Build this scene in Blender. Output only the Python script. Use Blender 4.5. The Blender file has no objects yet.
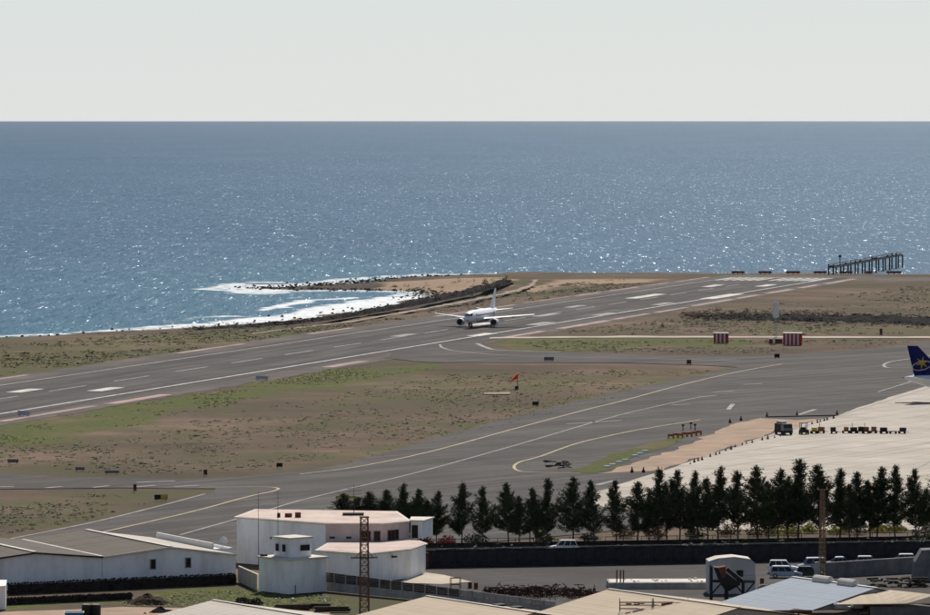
import bpy, bmesh, math, random
import numpy as np
from mathutils import Vector, Matrix, noise as mnoise

R = math.radians
rng = random.Random(7)
sc = bpy.context.scene
col = sc.collection

# ------------------------------------------------------------------ camera
FPX, W0, H0, VH = 5000.0, 930.0, 615.0, 114.0      # focal length in photo pixels, horizontal ray's row
CAMZ = 70.0
pitch = math.atan((H0 / 2 - VH) / FPX)
cam_d = bpy.data.cameras.new('camera')
cam = bpy.data.objects.new('camera', cam_d)
col.objects.link(cam)
cam.location = (0, 0, CAMZ)
cam.rotation_euler = (math.pi / 2 - pitch, 0, 0)
cam_d.sensor_width = 36.0
cam_d.lens = 36.0 * FPX / W0
cam_d.clip_start = 1.0
cam_d.clip_end = 120000.0
sc.camera = cam

# ------------------------------------------------------------------ light
SUN_EL, SUN_AZ = R(47), R(9)
HAZE = (10.65, 11.2, 11.6)                              # radiance before the background strength
world = bpy.data.worlds.new('World')
sc.world = world
world.use_nodes = True
wn = world.node_tree
wn.nodes.clear()
sky = wn.nodes.new('ShaderNodeTexSky')
sky.sky_type = 'NISHITA'
sky.sun_disc = False
sky.sun_elevation = SUN_EL
sky.sun_rotation = SUN_AZ
sky.air_density = 1.0
sky.dust_density = 0.6
sky.ozone_density = 2.0
bg = wn.nodes.new('ShaderNodeBackground')
bg.inputs['Strength'].default_value = 0.067
wo = wn.nodes.new('ShaderNodeOutputWorld')
# pale sea haze low in the sky, the same all round: fades out with height above the horizon
tcw = wn.nodes.new('ShaderNodeTexCoord'); sep = wn.nodes.new('ShaderNodeSeparateXYZ'); wn.links.new(tcw.outputs['Generated'], sep.inputs[0])
hr = wn.nodes.new('ShaderNodeValToRGB'); wn.links.new(sep.outputs[2], hr.inputs[0])
hr.color_ramp.interpolation = 'B_SPLINE'
hr.color_ramp.elements[0].position = 0.0; hr.color_ramp.elements[0].color = (1, 1, 1, 1)
hr.color_ramp.elements[1].position = 0.16; hr.color_ramp.elements[1].color = (0, 0, 0, 1)
hm = wn.nodes.new('ShaderNodeMix'); hm.data_type = 'RGBA'
wn.links.new(hr.outputs[0], hm.inputs[0]); wn.links.new(sky.outputs[0], hm.inputs[6]); hc = wn.nodes.new('ShaderNodeValToRGB'); wn.links.new(sep.outputs[2], hc.inputs[0])
hc.color_ramp.elements[0].position = 0.0; hc.color_ramp.elements[0].color = (1.0, 1.0, 0.985, 1)
hc.color_ramp.elements[1].position = 0.03; hc.color_ramp.elements[1].color = (0.91, 0.975, 1.0, 1)
hs = wn.nodes.new('ShaderNodeMix'); hs.data_type = 'RGBA'; hs.blend_type = 'MULTIPLY'; hs.inputs[0].default_value = 1.0
hs.inputs[6].default_value = (HAZE[0], HAZE[1], HAZE[2], 1); wn.links.new(hc.outputs[0], hs.inputs[7]); wn.links.new(hs.outputs[2], hm.inputs[7])
wn.links.new(hm.outputs[2], bg.inputs[0])
wn.links.new(bg.outputs[0], wo.inputs[0])
sun_d = bpy.data.lights.new('sun', 'SUN')
sun_d.energy = 4.9
sun_d.angle = R(0.5)
sun_d.color = (1.0, 0.935, 0.84)
sun = bpy.data.objects.new('sun', sun_d)
col.objects.link(sun)
S = Vector((math.sin(SUN_AZ) * math.cos(SUN_EL), math.cos(SUN_AZ) * math.cos(SUN_EL), math.sin(SUN_EL)))
sun.rotation_euler = S.to_track_quat('Z', 'Y').to_euler()
sc.view_settings.view_transform = 'Standard'
sc.view_settings.look = 'None'
sc.view_settings.exposure = 0.1
sc.view_settings.gamma = 1.0
sc.view_settings.use_curve_mapping = False
sc.cycles.use_denoising = True

# ------------------------------------------------------------------ pixel -> place
def P(u, v, z=0.0):
    fx, fy, fz = 0.0, math.cos(pitch), -math.sin(pitch)
    ux, uy, uz = 0.0, math.sin(pitch), math.cos(pitch)
    a, b = u - W0 / 2, H0 / 2 - v
    d = Vector((a, FPX * fy + b * uy, FPX * fz + b * uz))
    t = (z - CAMZ) / d.z
    return Vector((d.x * t, d.y * t, z))

# ------------------------------------------------------------------ materials
def lin(c):
    return tuple((x / 12.92 if x <= 0.04045 else ((x + 0.055) / 1.055) ** 2.4) for x in [k / 255.0 for k in c])

MATS = {}
def new_mat(name):
    m = bpy.data.materials.new(name)
    m.use_nodes = True
    nt = m.node_tree
    nt.nodes.clear()
    out = nt.nodes.new('ShaderNodeOutputMaterial')
    b = nt.nodes.new('ShaderNodeBsdfPrincipled')
    nt.links.new(b.outputs[0], out.inputs[0])
    MATS[name] = m
    return m, nt, b

def N(nt, typ, **kw):
    n = nt.nodes.new(typ)
    for k, v in kw.items():
        if k in n.inputs: n.inputs[k].default_value = v
        else: setattr(n, k, v)
    return n

def ramp(nt, src, stops):
    r = nt.nodes.new('ShaderNodeValToRGB')
    el = r.color_ramp.elements
    while len(el) > 1: el.remove(el[-1])
    el[0].position, el[0].color = stops[0][0], (*stops[0][1], 1) if len(stops[0][1]) == 3 else stops[0][1]
    for p, c in stops[1:]:
        e = el.new(p); e.color = (*c, 1)
    nt.links.new(src, r.inputs[0])
    return r.outputs[0]

def mixc(nt, fac, a, b, mode='MIX'):
    m = nt.nodes.new('ShaderNodeMix')
    m.data_type = 'RGBA'; m.blend_type = mode
    for s, x in ((m.inputs[0], fac), (m.inputs[6], a), (m.inputs[7], b)):
        if isinstance(x, (int, float)): s.default_value = x
        elif isinstance(x, tuple): s.default_value = (*x, 1)
        else: nt.links.new(x, s)
    return m.outputs[2]

def math_n(nt, op, a, b=None, clamp=False):
    m = nt.nodes.new('ShaderNodeMath'); m.operation = op; m.use_clamp = clamp
    for i, x in enumerate((a, b)):
        if x is None: continue
        if isinstance(x, (int, float)): m.inputs[i].default_value = x
        else: nt.links.new(x, m.inputs[i])
    return m.outputs[0]

def tex_noise(nt, vec, scale, detail=4, rough=0.55):
    n = N(nt, 'ShaderNodeTexNoise')
    n.inputs['Scale'].default_value = scale
    n.inputs['Detail'].default_value = detail
    n.inputs['Roughness'].default_value = rough
    nt.links.new(vec, n.inputs['Vector'])
    return n.outputs['Fac']

def mapping(nt, vec, scale=(1, 1, 1), rz=0.0):
    m = nt.nodes.new('ShaderNodeMapping')
    m.inputs['Scale'].default_value = scale
    m.inputs['Rotation'].default_value = (0, 0, rz)
    nt.links.new(vec, m.inputs['Vector'])
    return m.outputs[0]

def objc(nt):
    return nt.nodes.new('ShaderNodeTexCoord').outputs['Object']

def mat(name, c, rough=0.7, scale=1.0, var=0.25, metal=0.0, bump=0.0, stain=None, stain_amt=0.4, spec=0.12):
    """plain weathered surface: two scales of noise on the colour, optional stains and relief"""
    m, nt, b = new_mat(name)
    v = objc(nt)
    f = tex_noise(nt, v, scale, 6, 0.65)
    lo = tuple(x * (1 - var) for x in c); hi = tuple(min(1, x * (1 + var)) for x in c)
    cc = ramp(nt, f, [(0.3, lo), (0.7, hi)])
    if stain:
        f2 = tex_noise(nt, mapping(nt, v, (1, 1, 0.25)), scale * 0.6, 5, 0.7)
        k = ramp(nt, f2, [(0.45, (0, 0, 0)), (0.75, (stain_amt,) * 3)])
        cc = mixc(nt, k, cc, stain)
    nt.links.new(cc, b.inputs['Base Color'])
    b.inputs['Roughness'].default_value = rough
    b.inputs['Metallic'].default_value = metal
    b.inputs['Specular IOR Level'].default_value = spec
    if bump:
        bn = N(nt, 'ShaderNodeBump'); bn.inputs['Strength'].default_value = 0.6; bn.inputs['Distance'].default_value = bump
        nt.links.new(f, bn.inputs['Height']); nt.links.new(bn.outputs[0], b.inputs['Normal'])
    return m

def ribbed(name, c, period, rough=0.5, var=0.2, axis=0, stain=None, depth=0.03):
    """corrugated or seamed sheet: ribs as relief, sheets of slightly different tone"""
    m, nt, b = new_mat(name)
    v = objc(nt)
    w = nt.nodes.new('ShaderNodeTexWave'); w.wave_type = 'BANDS'; w.bands_direction = 'XYZ'[axis]
    w.inputs['Scale'].default_value = 1.0 / period * 0.314
    nt.links.new(v, w.inputs['Vector'])
    f = tex_noise(nt, v, 0.5, 6, 0.7)
    lo = tuple(x * (1 - var) for x in c); hi = tuple(min(1, x * (1 + var)) for x in c)
    cc = ramp(nt, f, [(0.3, lo), (0.7, hi)])
    sx = mapping(nt, v, (1.0, 0.02, 0.02) if axis == 0 else (0.02, 1.0, 0.02))
    f3 = tex_noise(nt, sx, 1.3, 1, 0.5)
    cc = mixc(nt, 0.5, cc, ramp(nt, f3, [(0.35, lo), (0.65, hi)]))
    if stain:
        f2 = tex_noise(nt, v, 0.25, 6, 0.75)
        cc = mixc(nt, ramp(nt, f2, [(0.5, (0, 0, 0)), (0.72, (0.55,) * 3)]), cc, stain)
    nt.links.new(cc, b.inputs['Base Color'])
    b.inputs['Roughness'].default_value = rough
    b.inputs['Specular IOR Level'].default_value = 0.1
    bn = N(nt, 'ShaderNodeBump'); bn.inputs['Strength'].default_value = 0.5; bn.inputs['Distance'].default_value = depth
    nt.links.new(w.outputs['Fac'], bn.inputs['Height']); nt.links.new(bn.outputs[0], b.inputs['Normal'])
    return m

RW_B = 0.2745                                   # runway direction: x grows 0.2745 m per metre of depth
RW_YAW = math.atan(RW_B)                        # from +Y towards +X

def asphalt(name, c, yaw, streak=0.35, pale=0.25):
    m, nt, b = new_mat(name)
    v = objc(nt)
    rot = mapping(nt, v, (1, 1, 1), yaw)        # local +Y along the pavement
    st = tex_noise(nt, mapping(nt, rot, (1, 0.03, 1)), 0.28, 5, 0.65)
    blot = tex_noise(nt, v, 0.035, 6, 0.65)
    fine = tex_noise(nt, v, 0.9, 3, 0.6)
    lo = tuple(x * 0.68 for x in c); hi = tuple(x * 1.3 for x in c)
    cc = ramp(nt, blot, [(0.35, lo), (0.65, hi)])
    cc = mixc(nt, ramp(nt, st, [(0.47, (0, 0, 0)), (0.60, (streak,) * 3)]), cc, tuple(x * 0.5 for x in c))
    cc = mixc(nt, ramp(nt, st, [(0.34, (pale,) * 3), (0.46, (0, 0, 0))]), cc, tuple(min(1, x * 1.55) for x in c))
    cc = mixc(nt, 0.25, cc, ramp(nt, fine, [(0.3, tuple(x * 0.6 for x in c)), (0.7, tuple(x * 1.4 for x in c))]))
    # lane wide paving joints
    brick = nt.nodes.new('ShaderNodeTexBrick')
    brick.inputs['Scale'].default_value = 1.0; brick.inputs['Brick Width'].default_value = 7.5
    brick.inputs['Row Height'].default_value = 60.0; brick.inputs['Mortar Size'].default_value = 0.09
    brick.inputs['Color1'].default_value = (0.95, 0.95, 0.95, 1); brick.inputs['Color2'].default_value = (1.06, 1.05, 1.04, 1)
    brick.inputs['Mortar'].default_value = (0.72, 0.72, 0.72, 1)
    nt.links.new(rot, brick.inputs['Vector'])
    cc = mixc(nt, 1.0, cc, brick.outputs[0], 'MULTIPLY')
    nt.links.new(cc, b.inputs['Base Color'])
    b.inputs['Roughness'].default_value = 0.85
    b.inputs['Specular IOR Level'].default_value = 0.05
    return m

asphalt('runway_asphalt', (0.079, 0.073, 0.071), RW_YAW, 0.95, 0.6)
asphalt('taxi_asphalt', (0.082, 0.076, 0.073), R(38), 0.7, 0.6)
asphalt('yard_asphalt', (0.066, 0.062, 0.059), R(62), 0.25, 0.3)
asphalt('shoulder_asphalt', (0.105, 0.090, 0.084), RW_YAW, 0.4, 0.3)

# concrete apron with slab joints
m, nt, b = new_mat('apron_concrete')
v = objc(nt)
rot = mapping(nt, v, (1, 1, 1), R(-62))
brick = nt.nodes.new('ShaderNodeTexBrick')
brick.inputs['Scale'].default_value = 1.0; brick.inputs['Brick Width'].default_value = 7.5; brick.inputs['Row Height'].default_value = 7.5
brick.inputs['Mortar Size'].default_value = 0.12; brick.offset = 0.0
brick.inputs['Color1'].default_value = (0.415, 0.38, 0.33, 1); brick.inputs['Color2'].default_value = (0.46, 0.42, 0.37, 1)
brick.inputs['Mortar'].default_value = (0.22, 0.19, 0.16, 1)
nt.links.new(rot, brick.inputs['Vector'])
f = tex_noise(nt, v, 0.05, 7, 0.7)
cc = mixc(nt, 1.0, brick.outputs[0], ramp(nt, f, [(0.3, (0.78, 0.77, 0.75)), (0.7, (1.12, 1.1, 1.08))]), 'MULTIPLY')
st = tex_noise(nt, mapping(nt, rot, (0.04, 1, 1)), 0.4, 4, 0.6)
cc = mixc(nt, ramp(nt, st, [(0.56, (0, 0, 0)), (0.74, (0.5,) * 3)]), cc, (0.2, 0.17, 0.145))
nt.links.new(cc, b.inputs['Base Color']); b.inputs['Roughness'].default_value = 0.9; b.inputs['Specular IOR Level'].default_value = 0.05

mat('paint_white', (0.50, 0.48, 0.44), 0.7, 0.35, 0.3, stain=(0.14, 0.13, 0.125), stain_amt=0.9)
mat('paint_worn', (0.29, 0.275, 0.26), 0.8, 0.25, 0.3, stain=(0.12, 0.115, 0.11), stain_amt=0.8)
mat('paint_yellow', (0.36, 0.285, 0.15), 0.7, 0.3, 0.25, stain=(0.15, 0.13, 0.10), stain_amt=0.6)
mat('pink_concrete', (0.36, 0.25, 0.225), 0.9, 0.08, 0.35, stain=(0.12, 0.1, 0.09), stain_amt=0.8)
mat('dirt_track', (0.27, 0.215, 0.17), 0.95, 0.1, 0.2)
mat('pale_track', (0.42, 0.36, 0.29), 0.95, 0.1, 0.2)
mat('ochre_dirt', (0.33, 0.235, 0.17), 0.95, 0.12, 0.25, stain=(0.22, 0.17, 0.13), stain_amt=0.6, spec=0.1)
mat('white_wall', (0.85, 0.85, 0.84), 0.8, 0.5, 0.05, stain=(0.42, 0.39, 0.35), stain_amt=0.55)
mat('pink_wall', (0.62, 0.50, 0.47), 0.85, 0.6, 0.1, stain=(0.33, 0.25, 0.23), stain_amt=0.4)
mat('cream_wall', (0.52, 0.45, 0.37), 0.85, 0.6, 0.1, stain=(0.25, 0.2, 0.17), stain_amt=0.4)
mat('pink_roof', (0.50, 0.39, 0.34), 0.85, 0.25, 0.2, stain=(0.62, 0.52, 0.45), stain_amt=0.6)
mat('pale_slab', (0.60, 0.55, 0.49), 0.85, 0.5, 0.12, stain=(0.3, 0.26, 0.22), stain_amt=0.4)
mat('grey_wall', (0.17, 0.165, 0.165), 0.9, 0.7, 0.25, stain=(0.07, 0.07, 0.07), stain_amt=0.6, bump=0.05)
mat('pale_panel', (0.52, 0.50, 0.48), 0.8, 0.7, 0.12, stain=(0.25, 0.22, 0.2), stain_amt=0.5)
mat('grey_render', (0.36, 0.34, 0.32), 0.9, 0.7, 0.2, stain=(0.12, 0.11, 0.10), stain_amt=0.6, bump=0.03)
mat('basalt', (0.030, 0.026, 0.025), 0.9, 1.6, 0.5, spec=0.0)
mat('shore_rock', (0.055, 0.046, 0.042), 0.95, 0.5, 0.5, spec=0.0)
mat('lava', (0.040, 0.037, 0.037), 0.95, 0.5, 0.5, spec=0.0)
mat('block_dark', (0.07, 0.058, 0.052), 0.9, 2.0, 0.35, bump=0.05)
mat('black_mesh', (0.026, 0.025, 0.030), 0.8, 0.5, 0.7)
mat('galvanised', (0.28, 0.28, 0.28), 0.5, 2.0, 0.2, metal=0.4)
mat('rusty_steel', (0.10, 0.052, 0.036), 0.85, 3.0, 0.45)
mat('scrap_rust', (0.075, 0.036, 0.026), 0.9, 2.0, 0.4)
mat('rust_red', (0.15, 0.055, 0.035), 0.85, 2.0, 0.4)
mat('weathered_wood', (0.22, 0.13, 0.08), 0.85, 2.0, 0.35)
mat('dark_steel', (0.03, 0.027, 0.026), 0.7, 2.0, 0.4)
mat('black_plastic', (0.015, 0.015, 0.016), 0.5, 2.0, 0.3)
mat('dark_soil', (0.055, 0.035, 0.026), 0.95, 0.8, 0.4, bump=0.15)
mat('rubber', (0.02, 0.02, 0.02), 0.8, 2.0, 0.2)
mat('rim_metal', (0.45, 0.45, 0.46), 0.35, 2.0, 0.1, metal=0.7)
mat('light_red', (0.4, 0.02, 0.015), 0.3, 2.0, 0.1)
mat('light_clear', (0.7, 0.7, 0.68), 0.2, 2.0, 0.1)
mat('red_paint', (0.42, 0.035, 0.04), 0.6, 0.8, 0.15)
mat('maroon_paint', (0.12, 0.035, 0.04), 0.7, 0.8, 0.3)
mat('white_paint', (0.68, 0.67, 0.65), 0.6, 0.8, 0.08)
mat('windsock_red', (0.75, 0.05, 0.03), 0.8, 1.0, 0.12)
mat('orange_plastic', (0.36, 0.115, 0.045), 0.6, 1.0, 0.3)
mat('blue_plastic', (0.02, 0.13, 0.30), 0.45, 1.0, 0.15)
mat('yellow_paint', (0.55, 0.38, 0.05), 0.6, 1.0, 0.15)
mat('aircraft_white', (0.80, 0.80, 0.80), 0.35, 0.3, 0.04, spec=0.5)
mat('aircraft_grey', (0.42, 0.43, 0.45), 0.4, 0.3, 0.06, spec=0.5)
mat('tail_blue', (0.006, 0.008, 0.085), 0.5, 0.4, 0.08, spec=0.05)
mat('star_yellow', (0.65, 0.46, 0.03), 0.5, 1.0, 0.05)
mat('wood_board', (0.06, 0.045, 0.035), 0.9, 1.5, 0.45)
mat('bark', (0.085, 0.065, 0.05), 0.95, 3.0, 0.3)
mat('bright_bush', (0.30, 0.28, 0.035), 0.8, 1.2, 0.4)
mat('dry_bush', (0.15, 0.095, 0.05), 0.85, 1.2, 0.4)
mat('flower_red', (0.28, 0.03, 0.045), 0.8, 1.5, 0.4)
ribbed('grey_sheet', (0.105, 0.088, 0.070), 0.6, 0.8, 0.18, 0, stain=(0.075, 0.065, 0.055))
ribbed('sand_sheet', (0.44, 0.36, 0.265), 0.9, 0.8, 0.10, 0, stain=(0.36, 0.29, 0.22))
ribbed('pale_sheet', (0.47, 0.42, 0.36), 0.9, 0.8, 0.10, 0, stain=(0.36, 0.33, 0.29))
ribbed('blue_sheet', (0.29, 0.325, 0.37), 0.9, 0.8, 0.07, 0, stain=(0.27, 0.29, 0.32))

m, nt, b = new_mat('glass')
b.inputs['Base Color'].default_value = (0.015, 0.018, 0.02, 1); b.inputs['Roughness'].default_value = 0.15; b.inputs['Specular IOR Level'].default_value = 0.12
f = tex_noise(nt, objc(nt), 2.0, 2); nt.links.new(ramp(nt, f, [(0.3, (0.008, 0.01, 0.011)), (0.7, (0.025, 0.03, 0.033))]), b.inputs['Base Color'])

def leafy(name, dark, light, trans=0.25):
    m, nt, b = new_mat(name)
    f = tex_noise(nt, objc(nt), 0.9, 4, 0.7)
    oi = nt.nodes.new('ShaderNodeObjectInfo')
    cc = ramp(nt, f, [(0.3, dark), (0.7, light)])
    cc = mixc(nt, 1.0, cc, ramp(nt, oi.outputs['Random'], [(0, (0.75, 0.8, 0.75)), (1, (1.25, 1.2, 1.1))]), 'MULTIPLY')
    nt.links.new(cc, b.inputs['Base Color'])
    b.inputs['Roughness'].default_value = 0.8
    b.inputs['Specular IOR Level'].default_value = 0.15
    return m
leafy('casuarina_leaf', (0.012, 0.020, 0.008), (0.066, 0.080, 0.030))  # light tone raised to put sun-rim highlights into the mottled leaf colour
leafy('scrub_leaf', (0.080, 0.080, 0.042), (0.16, 0.15, 0.078))
leafy('scrub_dark', (0.030, 0.032, 0.024), (0.075, 0.072, 0.05))
leafy('grass_leaf', (0.10, 0.118, 0.034), (0.19, 0.20, 0.062))
leafy('shrub_leaf', (0.03, 0.04, 0.02), (0.08, 0.085, 0.04))

# ------------------------------------------------------------------ mesh helpers
class MB:
    def __init__(s): s.v = []; s.f = []
    def add(s, vs, fs, M=None):
        o = len(s.v)
        s.v += [tuple(M @ Vector(p)) if M else tuple(p) for p in vs]
        s.f += [tuple(i + o for i in q) for q in fs]
        return s
    def box(s, c, size, rz=0.0, M=None):
        hx, hy, hz = (k / 2 for k in size)
        T = Matrix.Translation(Vector(c)) @ Matrix.Rotation(rz, 4, 'Z')
        if M: T = M @ T
        vs = [(x, y, z) for z in (-hz, hz) for y in (-hy, hy) for x in (-hx, hx)]
        return s.add(vs, [(0, 2, 3, 1), (4, 5, 7, 6), (0, 1, 5, 4), (2, 6, 7, 3), (0, 4, 6, 2), (1, 3, 7, 5)], T)
    def slab(s, corners, t):
        """four corners (counter-clockwise from above) extruded down by t"""
        n = len(corners)
        top = [Vector(c) for c in corners]; bot = [c - Vector((0, 0, t)) for c in top]
        fs = [tuple(range(n)), tuple(reversed(range(n, 2 * n)))]
        fs += [(i, n + i, n + (i + 1) % n, (i + 1) % n) for i in range(n)]
        return s.add(top + bot, fs)
    def prism(s, poly, z0, z1):
        n = len(poly)
        if sum(poly[i][0] * poly[(i + 1) % n][1] - poly[(i + 1) % n][0] * poly[i][1] for i in range(n)) < 0: poly = poly[::-1]
        return s.slab([(p[0], p[1], z1) for p in poly], z1 - z0)
    def tube(s, p0, p1, r0, r1=None, n=6, caps=True):
        p0, p1 = Vector(p0), Vector(p1); r1 = r0 if r1 is None else r1
        q = (p1 - p0).to_track_quat('Z', 'Y').to_matrix()
        vs = []
        for p, r in ((p0, r0), (p1, r1)):
            for i in range(n):
                a = 2 * math.pi * i / n
                vs.append(p + q @ Vector((math.cos(a) * r, math.sin(a) * r, 0)))
        fs = [(i, (i + 1) % n, n + (i + 1) % n, n + i) for i in range(n)]
        if caps: fs += [tuple(reversed(range(n))), tuple(range(n, 2 * n))]
        return s.add(vs, fs)
    def loft(s, rings, cap=True, closed=True):
        n = len(rings[0]); vs = [p for r in rings for p in r]; fs = []
        for k in range(len(rings) - 1):
            for i in range(n if closed else n - 1):
                j = (i + 1) % n
                fs.append((k * n + i, k * n + j, (k + 1) * n + j, (k + 1) * n + i))
        if cap: fs += [tuple(reversed(range(n))), tuple(range((len(rings) - 1) * n, len(rings) * n))]
        return s.add(vs, fs)
    def mesh(s, name):
        me = bpy.data.meshes.new(name); me.from_pydata(s.v, [], s.f); me.update(); return me
    def build(s, name, material, parent=None, loc=None, rz=0.0, smooth=False):
        return link(name, s.mesh(name), material, parent, loc, rz, smooth)

def link(name, me, material, parent=None, loc=None, rz=0.0, smooth=False):
    if material and not me.materials: me.materials.append(MATS[material])
    if smooth:
        for p in me.polygons: p.use_smooth = True
    o = bpy.data.objects.new(name, me); col.objects.link(o)
    if parent: o.parent = parent
    if loc is not None: o.location = loc
    if rz: o.rotation_euler[2] = rz
    return o

def thing(name, label, cat, loc=(0, 0, 0), rz=0.0, group=None):
    o = bpy.data.objects.new(name, None); col.objects.link(o)
    o.location = loc; o.rotation_euler = (0, 0, rz)
    return tag(o, label, cat, group)
def tag(o, label, cat, group=None):
    o['label'] = label; o['category'] = cat
    if group: o['group'] = group
    return o
def structure(o):
    o['kind'] = 'structure'; return o
def stuff(o):
    o['kind'] = 'stuff'; return o
def dup(root, loc, rz, label, scale=None):
    r = root.copy(); col.objects.link(r); r.location = loc; r.rotation_euler = (0, 0, rz)
    r['label'] = label
    if scale: r.scale = scale
    for ch in list(root.children):
        c = ch.copy(); col.objects.link(c); c.parent = r
        for g in list(ch.children):
            d = g.copy(); col.objects.link(d); d.parent = c
    return r

# ------------------------------------------------------------------ coast, land, sea
SEA = -3.0
def Ps(u, v): return P(u, v, SEA).xy[:]
coast = [(-9000, -2500), (-1500, 700), (-400, 1440), Ps(-60, 340.5), Ps(40, 335.5), Ps(100, 332.5), Ps(197, 327.5), Ps(260, 322.5), Ps(310, 317),
         Ps(355, 311), Ps(400, 304.5), Ps(425, 299), Ps(436, 295), Ps(430, 291.6), Ps(405, 291), Ps(370, 290.6), Ps(335, 290.2),
         Ps(300, 289.8), Ps(262, 289.0), Ps(250, 288.3), Ps(268, 287.2), Ps(300, 285.6), Ps(340, 283.0), Ps(372, 280.5), Ps(410, 277.5), Ps(460, 275.0)]
coast += [(38, 2270), (80, 2262), (140, 2258), (200, 2252), (260, 2235), (420, 2215), (900, 1900), (3000, 900), (9000, -2500)]
land_poly = coast + [(9000, -7000), (-9000, -7000)]
CP = np.array(land_poly)

def in_poly(px, py, poly):
    poly = np.asarray(poly, float)
    ins = np.zeros(px.shape, bool); n = len(poly); j = n - 1
    for i in range(n):
        xi, yi = poly[i]; xj, yj = poly[j]
        c = ((yi > py) != (yj > py))
        with np.errstate(divide='ignore', invalid='ignore'):
            c &= px < (xj - xi) * (py - yi) / (yj - yi + 1e-12) + xi
        ins ^= c; j = i
    return ins
def dist_line(px, py, pts):
    best = np.full(px.shape, 1e9)
    for (x0, y0), (x1, y1) in zip(pts[:-1], pts[1:]):
        dx, dy = x1 - x0, y1 - y0
        t = np.clip(((px - x0) * dx + (py - y0) * dy) / (dx * dx + dy * dy), 0, 1)
        best = np.minimum(best, np.hypot(px - x0 - t * dx, py - y0 - t * dy))
    return best
def shore_dist(px, py):
    d = dist_line(px, py, coast)
    return np.where(in_poly(px, py, land_poly), d, -d)

def vnoise(px, py, scale, seed=0):
    """smooth value noise with numpy"""
    x, y = px * scale + seed * 17.3, py * scale + seed * 9.1
    xi, yi = np.floor(x).astype(int), np.floor(y).astype(int)
    fx, fy = x - xi, y - yi
    fx, fy = fx * fx * (3 - 2 * fx), fy * fy * (3 - 2 * fy)
    def h(a, b):
        n = (a * 374761393 + b * 668265263 + seed * 362437) & 0x7fffffff
        n = ((n ^ (n >> 13)) * 1274126177) & 0x7fffffff
        return ((n ^ (n >> 16)) & 0xffff) / 65535.0
    return (h(xi, yi) * (1 - fx) + h(xi + 1, yi) * fx) * (1 - fy) + (h(xi, yi + 1) * (1 - fx) + h(xi + 1, yi + 1) * fx) * fy

def Pp(pts, z=0.0): return [P(u, v, z).xy[:] for u, v in pts]

# green patches (pixels of the photograph, on the ground plane)
GREEN = [
    (Pp([(-40, 428), (60, 416), (150, 400), (230, 386), (330, 369), (436, 360), (445, 368), (400, 375), (330, 385), (230, 404), (130, 425), (50, 442), (-40, 450)]), 1.0),
    (Pp([(500, 340), (600, 338), (745, 338), (740, 345), (640, 347), (560, 350), (505, 349)]), 1.0),
    (Pp([(340, 458), (430, 434), (530, 407), (620, 386), (735, 365), (735, 369), (640, 391), (540, 415), (440, 441), (350, 465)]), 0.75),
    (Pp([(-40, 494), (190, 490), (90, 522), (-40, 545)]), 0.45),
    (Pp([(-60, 345), (120, 338), (300, 330), (420, 318), (440, 322), (330, 335), (150, 362), (-60, 386)]), 0.62),
    (Pp([(575, 470), (605, 456), (660, 441), (690, 437), (640, 454), (620, 468), (590, 474)]), 1.0),
    (Pp([(-20, 608), (130, 600), (175, 592), (250, 588), (345, 598), (350, 612), (230, 606), (120, 606), (-20, 614)]), 1.0),
    (Pp([(430, 372), (560, 376), (700, 372), (690, 377), (580, 388), (430, 398), (300, 405), (300, 396)]), 0.5),
    (Pp([(750, 326), (930, 326), (930, 333), (750, 334)]), 0.6),
    (Pp([(0, 440), (150, 430), (300, 415), (460, 404), (460, 412), (300, 425), (150, 452), (0, 466)]), 0.36),
]
SAND = [Pp([(380, 281), (440, 280.2), (508, 279), (508, 284), (470, 291), (430, 291), (380, 289)], -1), Pp([(500, 288), (560, 280), (660, 278), (660, 282), (590, 284), (540, 290)])]

def axis_pts(segs):
    out = []
    for a, b_, st in segs:
        out += list(np.arange(a, b_, st))
    out.append(segs[-1][1]); return np.array(out)
gx = axis_pts([(-9000, -1000, 500), (-1000, -280, 40), (-280, 300, 4), (300, 1000, 35), (1000, 9000, 500)])
gy = axis_pts([(-7000, -600, 400), (-600, 620, 30), (620, 2340, 4), (2340, 2700, 60)])
GX, GY = np.meshgrid(gx, gy)
sd = shore_dist(GX, GY)
nz = (vnoise(GX, GY, 1 / 11.0, 1) - 0.5) * 0.9 + (vnoise(GX, GY, 1 / 33.0, 2) - 0.5) * 0.9
sdn = sd + (vnoise(GX, GY, 1 / 25.0, 3) - 0.5) * 16 * (np.abs(sd) < 90)
Z = np.clip(SEA + sdn * 0.05, -7, -0.12)
edge = np.clip((sd + 10) / 20, 0, 1) * np.clip((75 - sd) / 30, 0, 1)
Z = Z + nz * edge * 0.55
Z = np.minimum(Z, -0.12 + 0.25 * np.clip(nz, 0, 1) * edge)
# the slope the photographer stands on, out of view in front of the yards
hill = np.clip(1 - GY / 420.0, 0, 1); hill = hill * hill * (3 - 2 * hill)
Z = Z + 66.0 * hill
ny, nx = GX.shape
verts = np.stack([GX, GY, Z], -1).reshape(-1, 3)
idx = np.arange(nx * ny).reshape(ny, nx)
faces = np.stack([idx[:-1, :-1], idx[:-1, 1:], idx[1:, 1:], idx[1:, :-1]], -1).reshape(-1, 4)
me = bpy.data.meshes.new('ground')
me.from_pydata(verts.tolist(), [], faces.tolist())
g = np.zeros(GX.shape)
jx = GX + (vnoise(GX, GY, 1 / 14.0, 5) - 0.5) * 14; jy = GY + (vnoise(GX, GY, 1 / 20.0, 6) - 0.5) * 26
for poly, amt in GREEN:
    g = np.maximum(g, in_poly(jx, jy, poly) * amt)
s_ = np.zeros(GX.shape)
for poly in SAND: s_ = np.maximum(s_, in_poly(jx, jy, poly) * 1.0)
s_ = np.maximum(s_, np.clip((14 - np.abs(sd - 6)) / 8, 0, 1) * (GX < -20) * (GX > -110) * (GY < 1960) * 0.8)
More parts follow.
